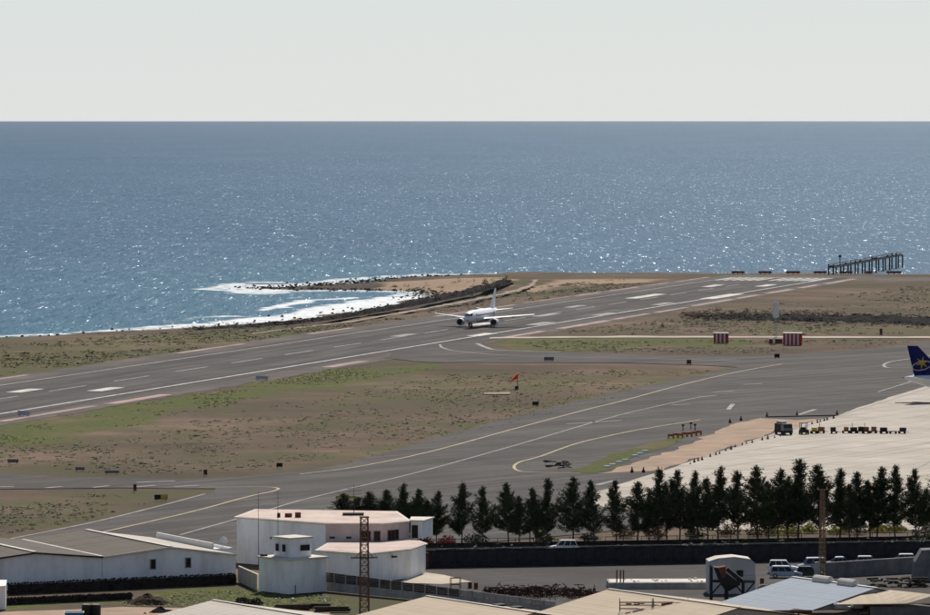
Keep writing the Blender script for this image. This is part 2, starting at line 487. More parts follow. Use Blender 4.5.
rock = np.clip((26 - np.abs(sdn - 12)) / 14, 0, 1) * (1 - s_)
for nm, arr in (('green', g), ('sand', s_), ('rock', rock)):
    at = me.attributes.new(nm, 'FLOAT', 'POINT'); at.data.foreach_set('value', arr.reshape(-1).astype(np.float32))
m, nt, b = new_mat('soil')
v = objc(nt)
big = tex_noise(nt, v, 0.012, 6, 0.65); mid = tex_noise(nt, v, 0.07, 6, 0.7); fine = tex_noise(nt, v, 0.5, 5, 0.7)
soil = ramp(nt, big, [(0.36, (0.078, 0.064, 0.046)), (0.5, (0.126, 0.090, 0.068)), (0.62, (0.182, 0.126, 0.096))])
soil = mixc(nt, ramp(nt, mid, [(0.48, (0, 0, 0)), (0.66, (0.6,) * 3)]), soil, (0.075, 0.066, 0.044))
soil = mixc(nt, ramp(nt, fine, [(0.52, (0, 0, 0)), (0.7, (0.6,) * 3)]), soil, (0.055, 0.045, 0.034))
soil = mixc(nt, ramp(nt, tex_noise(nt, v, 0.2, 4, 0.8), [(0.62, (0, 0, 0)), (0.74, (0.55,) * 3)]), soil, (0.22, 0.175, 0.13))
soil = mixc(nt, ramp(nt, tex_noise(nt, v, 0.022, 5, 0.7), [(0.48, (0, 0, 0)), (0.60, (0.75,) * 3)]), soil, (0.082, 0.080, 0.044))
ga = N(nt, 'ShaderNodeAttribute', attribute_name='green'); sa = N(nt, 'ShaderNodeAttribute', attribute_name='sand'); ra = N(nt, 'ShaderNodeAttribute', attribute_name='rock')
grass = ramp(nt, fine, [(0.3, (0.050, 0.064, 0.020)), (0.55, (0.090, 0.108, 0.032)), (0.75, (0.14, 0.135, 0.06))])
gm = math_n(nt, 'ADD', math_n(nt, 'MULTIPLY', ga.outputs['Fac'], 1.1), math_n(nt, 'MULTIPLY', math_n(nt, 'SUBTRACT', mid, 0.56), 2.2))
gm = math_n(nt, 'MULTIPLY', math_n(nt, 'SUBTRACT', gm, 0.25), math_n(nt, 'GREATER_THAN', ga.outputs['Fac'], 0.02), True)
cc = mixc(nt, gm, soil, grass)
cc = mixc(nt, sa.outputs['Fac'], cc, ramp(nt, fine, [(0.3, (0.23, 0.165, 0.115)), (0.7, (0.34, 0.25, 0.18))]))
cc = mixc(nt, math_n(nt, 'MULTIPLY', ra.outputs['Fac'], ramp(nt, mid, [(0.4, (0.5,) * 3), (0.6, (1, 1, 1))])), cc, ramp(nt, fine, [(0.3, (0.03, 0.027, 0.026)), (0.7, (0.10, 0.085, 0.075))]))
nt.links.new(cc, b.inputs['Base Color'])
b.inputs['Roughness'].default_value = 0.95; b.inputs['Specular IOR Level'].default_value = 0.03
ground = structure(link('ground', me, 'soil'))

# sea: polar sheet, fine where the bay lies
ang = np.concatenate([np.arange(R(-6.5), R(6.5), R(0.045)), np.arange(R(6.5), R(353.5), R(4.0))])
rad = np.concatenate([np.arange(1480, 2380, 6.0), np.geomspace(2380, 50000, 60)])
AA, RR = np.meshgrid(ang, rad)
SX, SY = np.sin(AA) * RR, np.cos(AA) * RR
ssd = -shore_dist(SX, SY)
nr, na = AA.shape
verts = np.stack([SX, SY, np.full(SX.shape, SEA)], -1).reshape(-1, 3)
idx = np.arange(nr * na).reshape(nr, na)
faces = np.stack([idx[:-1, :], idx[1:, :], np.roll(idx, -1, 1)[1:, :], np.roll(idx, -1, 1)[:-1, :]], -1).reshape(-1, 4)[:, ::-1]
me = bpy.data.meshes.new('sea'); me.from_pydata(verts.tolist(), [], faces.tolist())
# surf: breaker lines at changing distances off the beach, thick round the tip of the spit
tip = np.array(Ps(258, 288.3)); dtip = np.hypot(SX - tip[0], (SY - tip[1]) * 0.28)
wob = (vnoise(SX, SY, 1 / 40.0, 11) - 0.5) * 30 + (vnoise(SX, SY, 1 / 14.0, 12) - 0.5) * 14
bay = np.clip((SX + 125) / 45, 0, 1) * (SX < 10) * (SY < 1990)
brk = vnoise(SX, SY, 1 / 22.0, 13)
f1 = np.clip((13 + 8 * bay - np.abs(ssd + wob * 0.4 - 5)) / 7, 0, 1) * (0.8 + 0.35 * bay)
f2 = np.clip((9 - np.abs(ssd + wob * 0.7 - 36)) / 6, 0, 1) * bay * np.clip((brk - 0.12) * 5, 0, 1) * 1.15
f3 = np.clip((8 - np.abs(ssd + wob * 0.9 - 66)) / 6, 0, 1) * bay * np.clip((vnoise(SX, SY, 1 / 30.0, 15) - 0.42) * 5, 0, 1) * 0.9
f3 = np.maximum(f3, np.clip((6 - np.abs(ssd + wob * 1.1 - 100)) / 6, 0, 1) * bay * np.clip((brk - 0.6) * 6, 0, 1) * 0.7)
f4 = np.clip((26 - dtip + wob * 0.4) / 10, 0, 1) * (SY > tip[1] - 75) * (brk > 0.25)
f5 = np.clip((16 - np.abs(ssd + wob * 0.5 - 10)) / 8, 0, 1) * (SY > 1950) * (SX < 20) * 0.9
foam = np.maximum.reduce([f1 * ((SX < 20) & (SY < 2080)), f2, f3, f4, f5])
shal = np.clip(1 - ssd / 420.0, 0, 1) * np.clip((60 - SX) / 120.0, 0, 1)
for nm, arr in (('foam', foam), ('shallow', shal)):
    at = me.attributes.new(nm, 'FLOAT', 'POINT'); at.data.foreach_set('value', arr.reshape(-1).astype(np.float32))
SLOPE_BIG, SLOPE_MID, SLOPE_SMALL = 0.3, 0.65, 1.2
SEA_ROUGH, SEA_GLOSS = 0.28, 0.092
m, nt, b = new_mat('sea_water')
v = objc(nt)
# wave slopes straight from noise (a Bump node would smooth them away at this distance)
def slope_noise(scale, detail, amp, sy):
    n = N(nt, 'ShaderNodeTexNoise'); n.inputs['Scale'].default_value = scale; n.inputs['Detail'].default_value = detail; n.inputs['Roughness'].default_value = 0.6
    nt.links.new(mapping(nt, v, (1, sy, 1)), n.inputs['Vector'])
    q = nt.nodes.new('ShaderNodeVectorMath'); q.operation = 'SUBTRACT'; nt.links.new(n.outputs['Color'], q.inputs[0]); q.inputs[1].default_value = (0.5, 0.5, 0.5)
    k = nt.nodes.new('ShaderNodeVectorMath'); k.operation = 'MULTIPLY'; nt.links.new(q.outputs[0], k.inputs[0]); k.inputs[1].default_value = (amp, amp, 0)
    return k.outputs[0]
wv = nt.nodes.new('ShaderNodeVectorMath'); wv.operation = 'ADD'
wv0 = nt.nodes.new('ShaderNodeVectorMath'); wv0.operation = 'ADD'
nt.links.new(slope_noise(0.09, 2, SLOPE_BIG, 0.2), wv0.inputs[0]); nt.links.new(slope_noise(1.3, 2, SLOPE_SMALL, 0.10), wv0.inputs[1])
nt.links.new(wv0.outputs[0], wv.inputs[0]); nt.links.new(slope_noise(0.42, 1, SLOPE_MID, 0.06), wv.inputs[1])
wv2 = nt.nodes.new('ShaderNodeVectorMath'); wv2.operation = 'ADD'; nt.links.new(wv.outputs[0], wv2.inputs[0]); wv2.inputs[1].default_value = (0, 0, 1)
wv3 = nt.nodes.new('ShaderNodeVectorMath'); wv3.operation = 'NORMALIZE'; nt.links.new(wv2.outputs[0], wv3.inputs[0])
fa = N(nt, 'ShaderNodeAttribute', attribute_name='foam'); sh = N(nt, 'ShaderNodeAttribute', attribute_name='shallow')
patch = tex_noise(nt, mapping(nt, v, (1, 0.25, 1)), 0.004, 4, 0.55)
deep = ramp(nt, patch, [(0.35, (0.014, 0.050, 0.098)), (0.65, (0.021, 0.062, 0.114))])
water = mixc(nt, math_n(nt, 'MULTIPLY', sh.outputs['Fac'], 0.42), deep, (0.035, 0.120, 0.160))
fn = tex_noise(nt, v, 0.22, 5, 0.75)
foam_m = math_n(nt, 'MULTIPLY', math_n(nt, 'SUBTRACT', math_n(nt, 'ADD', fa.outputs['Fac'], math_n(nt, 'MULTIPLY', math_n(nt, 'SUBTRACT', fn, 0.5), 2.6)), 0.62), 2.2, True)
foam_m = math_n(nt, 'MULTIPLY', foam_m, math_n(nt, 'GREATER_THAN', fa.outputs['Fac'], 0.03))
# scattered whitecaps of breaking wind waves
cap = tex_noise(nt, mapping(nt, v, (1, 0.16, 1)), 0.30, 3, 0.6)
capm = ramp(nt, cap, [(0.735, (0, 0, 0)), (0.775, (1, 1, 1))])
allf = math_n(nt, 'MAXIMUM', foam_m, capm)
cc = mixc(nt, allf, water, (0.72, 0.74, 0.74))
# light scattered up from the water and foam, plus the wave-averaged share of mirror reflection
df = nt.nodes.new('ShaderNodeBsdfDiffuse'); nt.links.new(cc, df.inputs['Color'])
gl = nt.nodes.new('ShaderNodeBsdfGlossy'); gl.inputs['Color'].default_value = (0.74, 0.88, 1.0, 1); gl.inputs['Roughness'].default_value = SEA_ROUGH
nt.links.new(wv3.outputs[0], gl.inputs['Normal'])
mx = nt.nodes.new('ShaderNodeMixShader')
nt.links.new(math_n(nt, 'MULTIPLY', math_n(nt, 'SUBTRACT', 1.0, allf), SEA_GLOSS), mx.inputs[0])
nt.links.new(df.outputs[0], mx.inputs[1]); nt.links.new(gl.outputs[0], mx.inputs[2])
nt.nodes.remove(b)
nt.links.new(mx.outputs[0], [n for n in nt.nodes if n.type == 'OUTPUT_MATERIAL'][0].inputs[0])
sea = structure(link('sea', me, 'sea_water'))

# ------------------------------------------------------------------ pavements
def rough_outline(pts, step=6.0, jit=0.35):
    out = []; n = len(pts)
    for i in range(n):
        a, b_ = Vector(pts[i]), Vector(pts[(i + 1) % n]); L = (b_ - a).length; k = max(1, int(L / step))
        for j in range(k):
            p = a.lerp(b_, j / k)
            if jit: p = p + Vector((rng.uniform(-jit, jit), rng.uniform(-jit, jit)))
            out.append(p)
    return out
def sheet(name, pts, z, material, parent=None, jit=0.35):
    q = [(p[0], p[1], z) for p in rough_outline(pts, 6.0, jit)]
    me = bpy.data.meshes.new(name); me.from_pydata(q, [], [tuple(range(len(q)))]); me.update()
    if me.polygons[0].normal.z < 0: me.flip_normals()
    o = link(name, me, material, parent)
    return o if parent else structure(o)
def ribbon(name, pts, w, z, material, parent):
    pts = [Vector(p) for p in pts]; mb = MB(); L = []; Rr = []
    for i, p in enumerate(pts):
        t = (pts[min(i + 1, len(pts) - 1)] - pts[max(i - 1, 0)]).normalized(); n = Vector((-t.y, t.x)) * w / 2
        L.append((p.x + n.x, p.y + n.y, z)); Rr.append((p.x - n.x, p.y - n.y, z))
    k = len(pts)
    mb.add(L + Rr, [(k + i, k + i + 1, i + 1, i) for i in range(k - 1)])
    return mb.build(name, material, parent)
def smooth_line(pts, n=6):
    """Catmull-Rom through the points"""
    p = [Vector(pts[0])] + [Vector(q) for q in pts] + [Vector(pts[-1])]; out = []
    for i in range(1, len(p) - 2):
        for k in range(n):
            t = k / n
            out.append(0.5 * ((2 * p[i]) + (p[i + 1] - p[i - 1]) * t + (2 * p[i - 1] - 5 * p[i] + 4 * p[i + 1] - p[i + 2]) * t * t + (3 * p[i] - 3 * p[i - 1] - p[i - 2 + 0] * 0 + p[i + 2] - 3 * p[i + 1] + 0 * p[i]) * t ** 3) if False else
                       0.5 * (2 * p[i] + (p[i + 1] - p[i - 1]) * t + (2 * p[i - 1] - 5 * p[i] + 4 * p[i + 1] - p[i + 2]) * t * t + (-p[i - 1] + 3 * p[i] - 3 * p[i + 1] + p[i + 2]) * t ** 3))
    out.append(p[-2]); return out

# runway: centre line x = RX0 + RW_B * y ; half width to the edge lines 21.5 m
RD = Vector((math.sin(RW_YAW), math.cos(RW_YAW))); RN = Vector((RD.y, -RD.x))      # RN: towards the camera's right
RX0 = -451.3
def RWP(y, off=0.0):
    c = Vector((RX0 + RW_B * y, y)); return c + RN * off
def rw_s(y0, ln, off): return [RWP(y0, off), RWP(y0, off) + RD * ln]
# fit check values come from the photograph: edge lines at (0,387)-(727,278) and (0,413)-(837,277)
runway_end = 2146.0
runway = sheet('runway', [RWP(900, -26), RWP(runway_end, -26), RWP(runway_end, 27), RWP(900, 27)], -0.02, 'runway_asphalt')
sheet('runway_shoulder', [RWP(900, -36), RWP(runway_end - 40, -36), RWP(runway_end - 40, 37), RWP(900, 37)], -0.06, 'shoulder_asphalt', jit=1.2)
sheet('runway_end_strip', [RWP(runway_end - 45, -32), RWP(runway_end + 24, -32), RWP(runway_end + 10, 140), RWP(runway_end - 10, 140)], -0.09, 'shoulder_asphalt')
ribbon('edge_line', [RWP(y, -21.7) for y in range(900, 2141, 40)], 0.95, 0.02, 'paint_worn', runway)
ribbon('edge_line', [RWP(y, 21.7) for y in range(900, 2141, 40)], 1.0, 0.02, 'paint_white', runway)
y = 925.0
while y < 2040:
    ribbon('centre_dash', rw_s(y, 28, 0), 0.9, 0.02, 'paint_worn', runway); y += 48
def mark(u, v, ln, w, material='paint_white'):
    c = P(u, v).xy
    ribbon('touchdown_mark', [c - RD * ln / 2, c + RD * ln / 2], w, 0.03, material, runway)
for u, v, ln, w in ((646, 296.2, 50, 5), (722, 296.4, 55, 6), (663, 303.8, 24, 4), (713, 285.8, 26, 4.5), (766, 285.5, 26, 4.5),
                    (541, 323.6, 24, 5), (606, 314.2, 24, 5), (482, 334.6, 22, 4.5), (404, 335.2, 20, 4), (546, 315.0, 28, 4),
                    (25, 390.6, 17, 4.2), (106, 389.2, 18, 4.2), (482, 324.0, 24, 5), (575, 306.5, 22, 4)):
    mark(u, v, ln, w, 'paint_white' if v < 299 or u < 120 or 470 < u < 490 else 'paint_worn')
for k in range(6):
    for sgn in (-1, 1):
        c = RWP(2100, sgn * (3 + k * 3.4))
        ribbon('threshold_stripe', [c, c + RD * 34], 1.9, 0.03, 'paint_white', runway)
ribbon('threshold_bar', [RWP(2137, -21), RWP(2137, 21)], 3.0, 0.035, 'paint_white', runway)
y = 905.0; k = 0
while y < 2090:                                    # broken pinkish concrete strips along both pavement edges
    ln = rng.uniform(24, 70)
    if rng.random() < 0.8 and not (1430 < y < 1560): ribbon('edge_strip', rw_s(y, ln, 32.5 + rng.uniform(-0.8, 0.8)), rng.uniform(2.2, 3.6), -0.03, 'pink_concrete', runway)
    if rng.random() < 0.55: ribbon('edge_strip', rw_s(y + 9, ln, -33.5 + rng.uniform(-1, 1)), rng.uniform(1.4, 2.4), -0.03, 'pink_concrete', runway)
    y += ln + rng.uniform(3, 22)

taxiway = sheet('taxiway', Pp([(960, 339), (905, 344.5), (860, 349.5), (790, 354.5), (735, 356.5), (640, 355), (560, 352), (505, 350), (478, 344.5), (500, 338),
    (430, 345), (395, 352), (385, 358), (425, 362), (520, 362.5), (620, 362.5), (700, 365), (738, 367), (690, 377), (620, 391), (530, 412), (430, 439), (350, 463), (300, 471.5), (240, 477), (180, 479),
    (90, 477), (0, 474), (-60, 471), (-60, 489), (0, 489), (120, 487.5), (215, 488.5), (215, 491.5), (160, 506), (90, 523), (0, 541), (-60, 551),
    (-60, 566), (100, 566), (240, 560), (420, 548), (600, 532), (700, 520), (960, 500)]), 0.0, 'taxi_asphalt')
apron = sheet('apron', Pp([(960, 375), (930, 385), (890, 397), (858, 408), (832, 417), (800, 424.5), (760, 438), (700, 458), (650, 475), (600, 491), (585, 500), (620, 512), (700, 530), (960, 530)]), 0.03, 'apron_concrete')
sheet('dirt_strip', Pp([(600, 473.5), (640, 461), (690, 443.5), (735, 423), (765, 418.5), (800, 420), (826, 418), (760, 437), (700, 457), (660, 471)]), 0.05, 'ochre_dirt', jit=1.2)
turf = sheet('turf_strip', Pp([(572, 472), (600, 458), (632, 448), (664, 439.5), (690, 436), (680, 441), (650, 452), (622, 463), (605, 471.5), (590, 473.5)]), 0.04, 'soil', jit=1.0)
at = turf.data.attributes.new('green', 'FLOAT', 'POINT'); at.data.foreach_set('value', [0.9] * len(turf.data.vertices))
sheet('perimeter_road', Pp([(486, 337.2), (620, 335.8), (760, 336.2), (960, 336.6), (960, 338.0), (760, 337.8), (620, 337.3), (486, 338.4)]), 0.02, 'pale_track', jit=1.5)
sheet('coast_track', Pp([(250, 333), (345, 321.5), (400, 312), (470, 299.8), (515, 290), (530, 284.5), (533, 279.5), (537, 279.5), (534, 285.5), (518, 291), (471, 301.0), (402, 313.2), (347, 322.6), (252, 334)]), -0.02, 'dirt_track', jit=1.0)
sheet('yard', Pp([(395, 575), (425, 566), (560, 563.5), (760, 559), (960, 556), (960, 640), (560, 640), (500, 605)]), -0.01, 'yard_asphalt')
sheet('service_road', Pp([(330, 555), (420, 549.5), (960, 541), (960, 548), (420, 559), (330, 565)]), 0.02, 'yard_asphalt')
sheet('garden_path', Pp([(-30, 612.5), (120, 607), (240, 607.5), (330, 612), (330, 640), (-30, 640)]), -0.03, 'ochre_dirt', jit=0.8)
sheet('house_yard', Pp([(418, 572), (445, 575), (470, 582), (440, 584), (400, 583)]), 0.02, 'pale_track', jit=0.5)

def pline(name, pix, w, material, z=0.045, parent=taxiway, sm=True):
    pts = Pp(pix); pts = smooth_line(pts) if sm else [Vector(p) for p in pts]
    return ribbon(name, pts, w, z, material, parent)
pline('guide_line', [(300, 474), (353, 467.5), (427, 452.5), (510, 430), (587, 409.5), (620, 401.5), (687, 383.5), (740, 371.5), (782, 364)], 0.6, 'paint_yellow')
pline('guide_line', [(180, 535), (260, 512.5), (310, 498), (417, 472.5), (520, 444), (620, 415), (700, 397)], 0.55, 'paint_worn')
pline('guide_line', [(700, 420), (655, 427), (620, 433.5), (577, 443.5), (540, 456.5), (520, 462), (514, 467), (521, 471.5), (545, 472.5), (580, 473)], 0.6, 'paint_yellow')
pline('guide_line', [(90, 535), (187, 513), (245, 497.5), (272, 491.5), (278, 488.5), (262, 487), (200, 487.5)], 0.6, 'paint_yellow')
pline('guide_line', [(440, 344.5), (443, 348), (460, 351.5), (520, 356), (640, 358.5), (740, 361)], 0.8, 'paint_worn')
pline('kerb_line', [(477, 343.5), (486, 347.5), (500, 350.3), (560, 352.5)], 1.4, 'paint_worn', 0.06)
pline('guide_line', [(960, 352), (905, 359.5), (888, 362.5), (884, 366), (893, 368), (930, 367)], 0.9, 'paint_worn')
pline('kerb_line', [(0, 541), (90, 523), (160, 506), (205, 494)], 0.6, 'paint_worn', 0.06)
for a, b_ in (((0, 487), (14, 486.6)), ((46, 488), (62, 486.6)), ((93, 487.6), (109, 485.8)), ((136, 487), (156, 485.4)), ((174, 486.8), (199, 485.4)), ((137, 482.6), (175, 481)),
              ((743, 384.6), (762, 383.8)), ((713, 392.3), (734, 391.2)), ((700, 397), (716, 395.6)), ((672, 405), (690, 404.2)), ((728, 410), (733, 404)), ((798, 415), (815, 409.5)), ((566, 424), (622, 420.5)), ((597, 485), (617, 480))):
    pline('stand_mark', [a, b_], 1.1, 'paint_worn', sm=False)
for a, b_ in (((930, 388), (700, 458)), ((915, 470), (930, 462)), ((878, 392), (930, 376))):
    pline('apron_line', [a, b_], 0.6, 'paint_worn', 0.055, apron, False)

# ------------------------------------------------------------------ scrub, one mass
def clump(mb, x, y, z, r, h, k, rg):
    for i in range(k):
        a = rg.uniform(0, 6.283); q = math.sqrt(rg.random()) * r
        px, py = x + math.cos(a) * q, y + math.sin(a) * q
        pz = z + h * (1 - (q / r) ** 2) * rg.uniform(0.3, 1.0)
        s = rg.uniform(0.25, 0.5) * r + 0.08
        t = rg.uniform(0, 6.283); dx, dy = math.cos(t) * s, math.sin(t) * s
        e = rg.uniform(-0.3, 0.3) * s
        mb.v += [(px - dx, py - dy, pz - e * 0.3), (px + dx, py + dy, pz + e), (px - dy * 0.8, py + dx * 0.8, pz + rg.uniform(-.2, .45) * s)]
        n = len(mb.v); mb.f.append((n - 3, n - 2, n - 1))
def ground_z(x, y):
    s = float(shore_dist(np.array([x]), np.array([y]))[0]); return min(-0.12, SEA + s * 0.05)
AREAS = [  # pixel polygon, count, radius range, height, material
    ([(0, 345), (190, 331), (330, 323), (440, 306), (520, 288), (600, 280), (700, 279), (620, 294), (480, 315), (330, 337), (160, 363), (0, 382)], 1300, (0.5, 1.8), 0.5, 'scrub_leaf'),
    ([(0, 440), (140, 428), (260, 408), (440, 374), (720, 368), (620, 388), (520, 410), (430, 436), (320, 463), (180, 475), (0, 470)], 1100, (0.25, 1.0), 0.3, 'scrub_leaf'),
    ([(0, 493), (190, 491), (90, 519), (0, 534)], 260, (0.25, 0.9), 0.4, 'scrub_leaf'),
    ([(540, 334), (640, 322), (930, 284), (930, 334), (800, 335)], 900, (0.5, 1.6), 0.5, 'scrub_leaf'),
    ([(510, 341), (740, 340), (930, 339), (860, 347), (740, 354), (560, 351)], 420, (0.4, 1.3), 0.5, 'scrub_leaf'),
    ([(0, 426), (150, 405), (330, 371), (430, 364), (330, 380), (140, 421), (0, 440)], 420, (0.25, 0.8), 0.3, 'grass_leaf'),
    ([(400, 279), (505, 277.5), (500, 284), (430, 290), (385, 287)], 60, (1.0, 3.0), 1.6, 'scrub_dark'),
    ([(0, 347), (190, 333), (330, 326), (440, 310), (480, 312), (330, 336), (160, 362), (0, 382)], 900, (0.3, 1.1), 0.25, 'grass_leaf'),
    ([(0, 440), (140, 428), (260, 408), (440, 376), (720, 370), (620, 388), (520, 409), (430, 435), (320, 461), (180, 473), (0, 468)], 1000, (0.2, 0.9), 0.2, 'grass_leaf'),
    ([(600, 328), (930, 290), (930, 334), (620, 335)], 600, (0.3, 1.2), 0.25, 'grass_leaf'),
    ([(0, 420), (150, 402), (330, 369), (436, 361), (440, 368), (330, 384), (140, 424), (0, 444)], 900, (0.2, 0.7), 0.2, 'grass_leaf'),
    ([(345, 458), (430, 434), (530, 407), (620, 386), (735, 365), (735, 369), (640, 392), (540, 416), (440, 442), (350, 466)], 450, (0.2, 0.6), 0.25, 'grass_leaf'),
    ([(580, 470), (690, 437), (600, 470)], 120, (0.2, 0.6), 0.4, 'grass_leaf'),
]
groups = {}
for poly, cnt, rr, hh_, mt in AREAS:
    w = np.array(Pp(poly)); lo, hi = w.min(0), w.max(0); c = 0; tries = 0
    while c < cnt and tries < cnt * 30:
        tries += 1
        x = rng.uniform(lo[0], hi[0]); y = rng.uniform(lo[1], hi[1])
        if not in_poly(np.array([x]), np.array([y]), w)[0]: continue
        den = float(vnoise(np.array([x]), np.array([y]), 1 / 38.0, 21)[0]) * 0.7 + float(vnoise(np.array([x]), np.array([y]), 1 / 9.0, 22)[0]) * 0.5
        if den < 0.58 + rng.uniform(-0.12, 0.12): continue
        off = abs((x - RX0 - RW_B * y) * math.cos(RW_YAW))
        if off < 37: continue
        r = rng.uniform(*rr) * rng.uniform(0.6, 1.0)
        clump(groups.setdefault(mt, MB()), x, y, ground_z(x, y), r, hh_ * rng.uniform(0.5, 1.2), 14, rng); c += 1
for mt, mb in groups.items():
    stuff(mb.build({'scrub_leaf': 'dry_scrub', 'scrub_dark': 'dark_scrub', 'grass_leaf': 'grass'}[mt], mt))

# shore rocks, one mass
mb = MB()
def rock_(mb, x, y, z, s, rg):
    base = [(-1, -1, -.5), (1, -1, -.5), (1, 1, -.5), (-1, 1, -.5), (-.7, -.7, .6), (.7, -.6, .5), (.6, .7, .7), (-.6, .6, .45)]
    vs = [(x + a * s * rg.uniform(.6, 1.2), y + b_ * s * rg.uniform(.6, 1.2), z + c * s * rg.uniform(.5, 1.1)) for a, b_, c in base]
    mb.add(vs, [(0, 3, 2, 1), (4, 5, 6, 7), (0, 1, 5, 4), (1, 2, 6, 5), (2, 3, 7, 6), (3, 0, 4, 7)])
cl = [Vector(p) for p in coast[3:26]]
for a, b_ in zip(cl[:-1], cl[1:]):
    L = (b_ - a).length; spit = a.y > 1960 and a.x < 5
    for k in range(int(L * (3.0 if spit else 0.35))):
        p = a.lerp(b_, rng.random()); n = Vector((-(b_ - a).y, (b_ - a).x)).normalized() * (rng.gauss(-4, 7) if not spit else rng.gauss(-6, 8))
        rock_(mb, p.x + n.x, p.y + n.y, SEA + rng.uniform(-0.1, 0.5), rng.uniform(0.25, 0.65), rng)
stuff(mb.build('shore_rocks', 'shore_rock'))

# dark hedge-like bank of lava rubble along the coast track
def rubble_bank(name, pix, width, height, material, z0=-0.3, seed=1, steps=5):
    rg = random.Random(seed); pts = smooth_line([P(u, v, -0.5).xy for u, v in pix], 10); mb = MB(); rows = []
    for i, p in enumerate(pts):
        t = (pts[min(i + 1, len(pts) - 1)] - pts[max(i - 1, 0)]).normalized(); n = Vector((-t.y, t.x))
        taper = min(1, i / 3.0, (len(pts) - 1 - i) / 3.0)
        row = []
        hgt = height(i / (len(pts) - 1)) if callable(height) else height
        for k in range(steps + 1):
            q = k / steps * 2 - 1
            off = q * width * 0.5 + rg.uniform(-.25, .25) * width / steps
            hz = (1 - abs(q) ** 1.6) * hgt * rg.uniform(0.45, 1.35) * taper
            row.append((p.x + n.x * off, p.y + n.y * off, z0 + hz))
        rows.append(row)
    mb.loft(rows, cap=False, closed=False)
    return mb, pts
mb, pts = rubble_bank('lava_bank', [(190, 331.5), (245, 327.5), (310, 322.3), (350, 316.5), (397, 308.5), (430, 302), (460, 295.8), (490, 288.5), (508, 283)], 5.5, lambda t: 0.5 + 1.5 * min(1, t * 1.6), 'lava')
for f_ in pts:
    for k in range(7): clump(mb, f_.x + rng.uniform(-3, 3), f_.y + rng.uniform(-7, 7), 0.2, rng.uniform(0.6, 1.3), rng.uniform(0.5, 1.5), 8, rng)
tag(mb.build('shore_embankment', 'lava'), 'long dark lava embankment between the coast track and the beach', 'embankment')
mb, pts = rubble_bank('dark_mound', [(690, 318), (730, 317.8), (780, 319), (830, 320), (880, 321), (940, 323), (1000, 325)], 60.0, lambda t: 0.3 + 1.7 * t * (0.7 + 0.3 * math.sin(t * 23)), 'lava', -0.3, 3, 12)
for f_ in pts:
    for k in range(12):
        clump(mb, f_.x + rng.uniform(-3, 3), f_.y + rng.gauss(0, 26), 0.0, rng.uniform(0.8, 2.0), rng.uniform(0.3, 1.3), 8, rng)
tag(mb.build('dark_mound', 'lava'), 'low dark ridge behind the larger striped hut', 'mound')  # low dark ridge with clumps on it, rising towards the right

# ------------------------------------------------------------------ buildings
DIRX = Vector((0.842, 0.540, 0))                    # the yards are laid out on this grid
# big white double shed
def face_window(parent, x, z, w, h, y=-0.04, frame='white_wall', mull=0):
    fr = MB()
    for (cx, cz, sx, sz) in ((x, z + h / 2, w + 0.16, 0.1), (x, z - h / 2, w + 0.24, 0.12), (x - w / 2, z, 0.1, h), (x + w / 2, z, 0.1, h)):
        fr.box((cx, y - 0.03, cz), (sx, 0.12, sz))
    for k in range(mull):
        fr.box((x - w / 2 + w * (k + 1) / (mull + 1), y - 0.03, z), (0.09, 0.1, h))
    win = fr.build('window', frame, parent)
    MB().box((x, y, z), (w, 0.06, h)).build('pane', 'glass', win)
    return win

hang_ang = math.atan2(9.5, 19.4)
ho = Vector((-73.2, 730.3, 0))
hangar = thing('storage_shed', 'long white two-bay shed with grey sheet roofs, lower left', 'shed', ho, hang_ang)
BW, DP, EV, RDG = 21.6, 33.0, 4.25, 5.3
for k in range(2):
    x0 = k * BW
    ER = EV if k == 0 else 3.75
    prof = [(x0 + 0.05, 0), (x0 + BW - 0.05, 0), (x0 + BW - 0.05, ER), (x0 + BW / 2, RDG), (x0 + 0.05, EV)]
    w = MB(); w.loft([[(x, 0.0, z) for x, z in prof], [(x, DP, z) for x, z in prof]])
    w.build('wall', 'white_wall', hangar)
    for a, b_ in ((0, 1), (1, 2)):
        xa, xb = x0 + a * BW / 2, x0 + b_ * BW / 2
        za, zb = (EV, RDG) if a == 0 else (RDG, ER)
        n = 10                                       # sheets of each roof slope, a little uneven
        for i in range(n):
            y0, y1 = -0.35 + (DP + 0.7) * i / n + 0.01, -0.35 + (DP + 0.7) * (i + 1) / n - 0.01
            j = rng.uniform(0.0, 0.03)
            ea = 0.02 if a == 0 else 0.0
            s = MB(); s.slab([(xa + ea, y0, za + 0.16 + j), (xb, y0, zb + 0.16 + j), (xb, y1, zb + 0.16 + j), (xa + ea, y1, za + 0.16 + j)], 0.12)
            s.build('roof_sheet', 'grey_sheet' if a == 0 else 'pale_sheet' if k else 'grey_sheet', hangar)  # right bay: sunlit brightness of its right slope put into a paler sheet colour
    rc = MB(); rc.box((x0 + BW / 2, DP / 2, RDG + 0.26), (0.7, DP + 0.9, 0.08)); rc.build('ridge_cap', 'pale_slab', hangar)
    for a in (0, 1):                                 # verge boards on the gable
        xa, xb = x0 + a * BW / 2, x0 + (a + 1) * BW / 2
        za, zb = (EV, RDG) if a == 0 else (RDG, ER)
        s = MB(); s.slab([(xa, -0.5, za + 0.2), (xb, -0.5, zb + 0.2), (xb, -0.37, zb + 0.2), (xa, -0.37, za + 0.2)], 0.24)
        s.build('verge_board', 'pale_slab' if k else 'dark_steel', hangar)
def hang_local(u, v):
    p = P(u, v); d = p - ho; return d.x * math.cos(hang_ang) + d.y * math.sin(hang_ang)
for u, v in ((156, 584.5), (191.5, 583)):
    face_window(hangar, hang_local(u, v), 2.95, 0.85, 1.45, frame='grey_render')
gut = MB(); gut.box((BW, DP / 2, EV + 0.2), (0.5, DP, 0.1)); gut.build('valley_gutter', 'pale_slab', hangar)
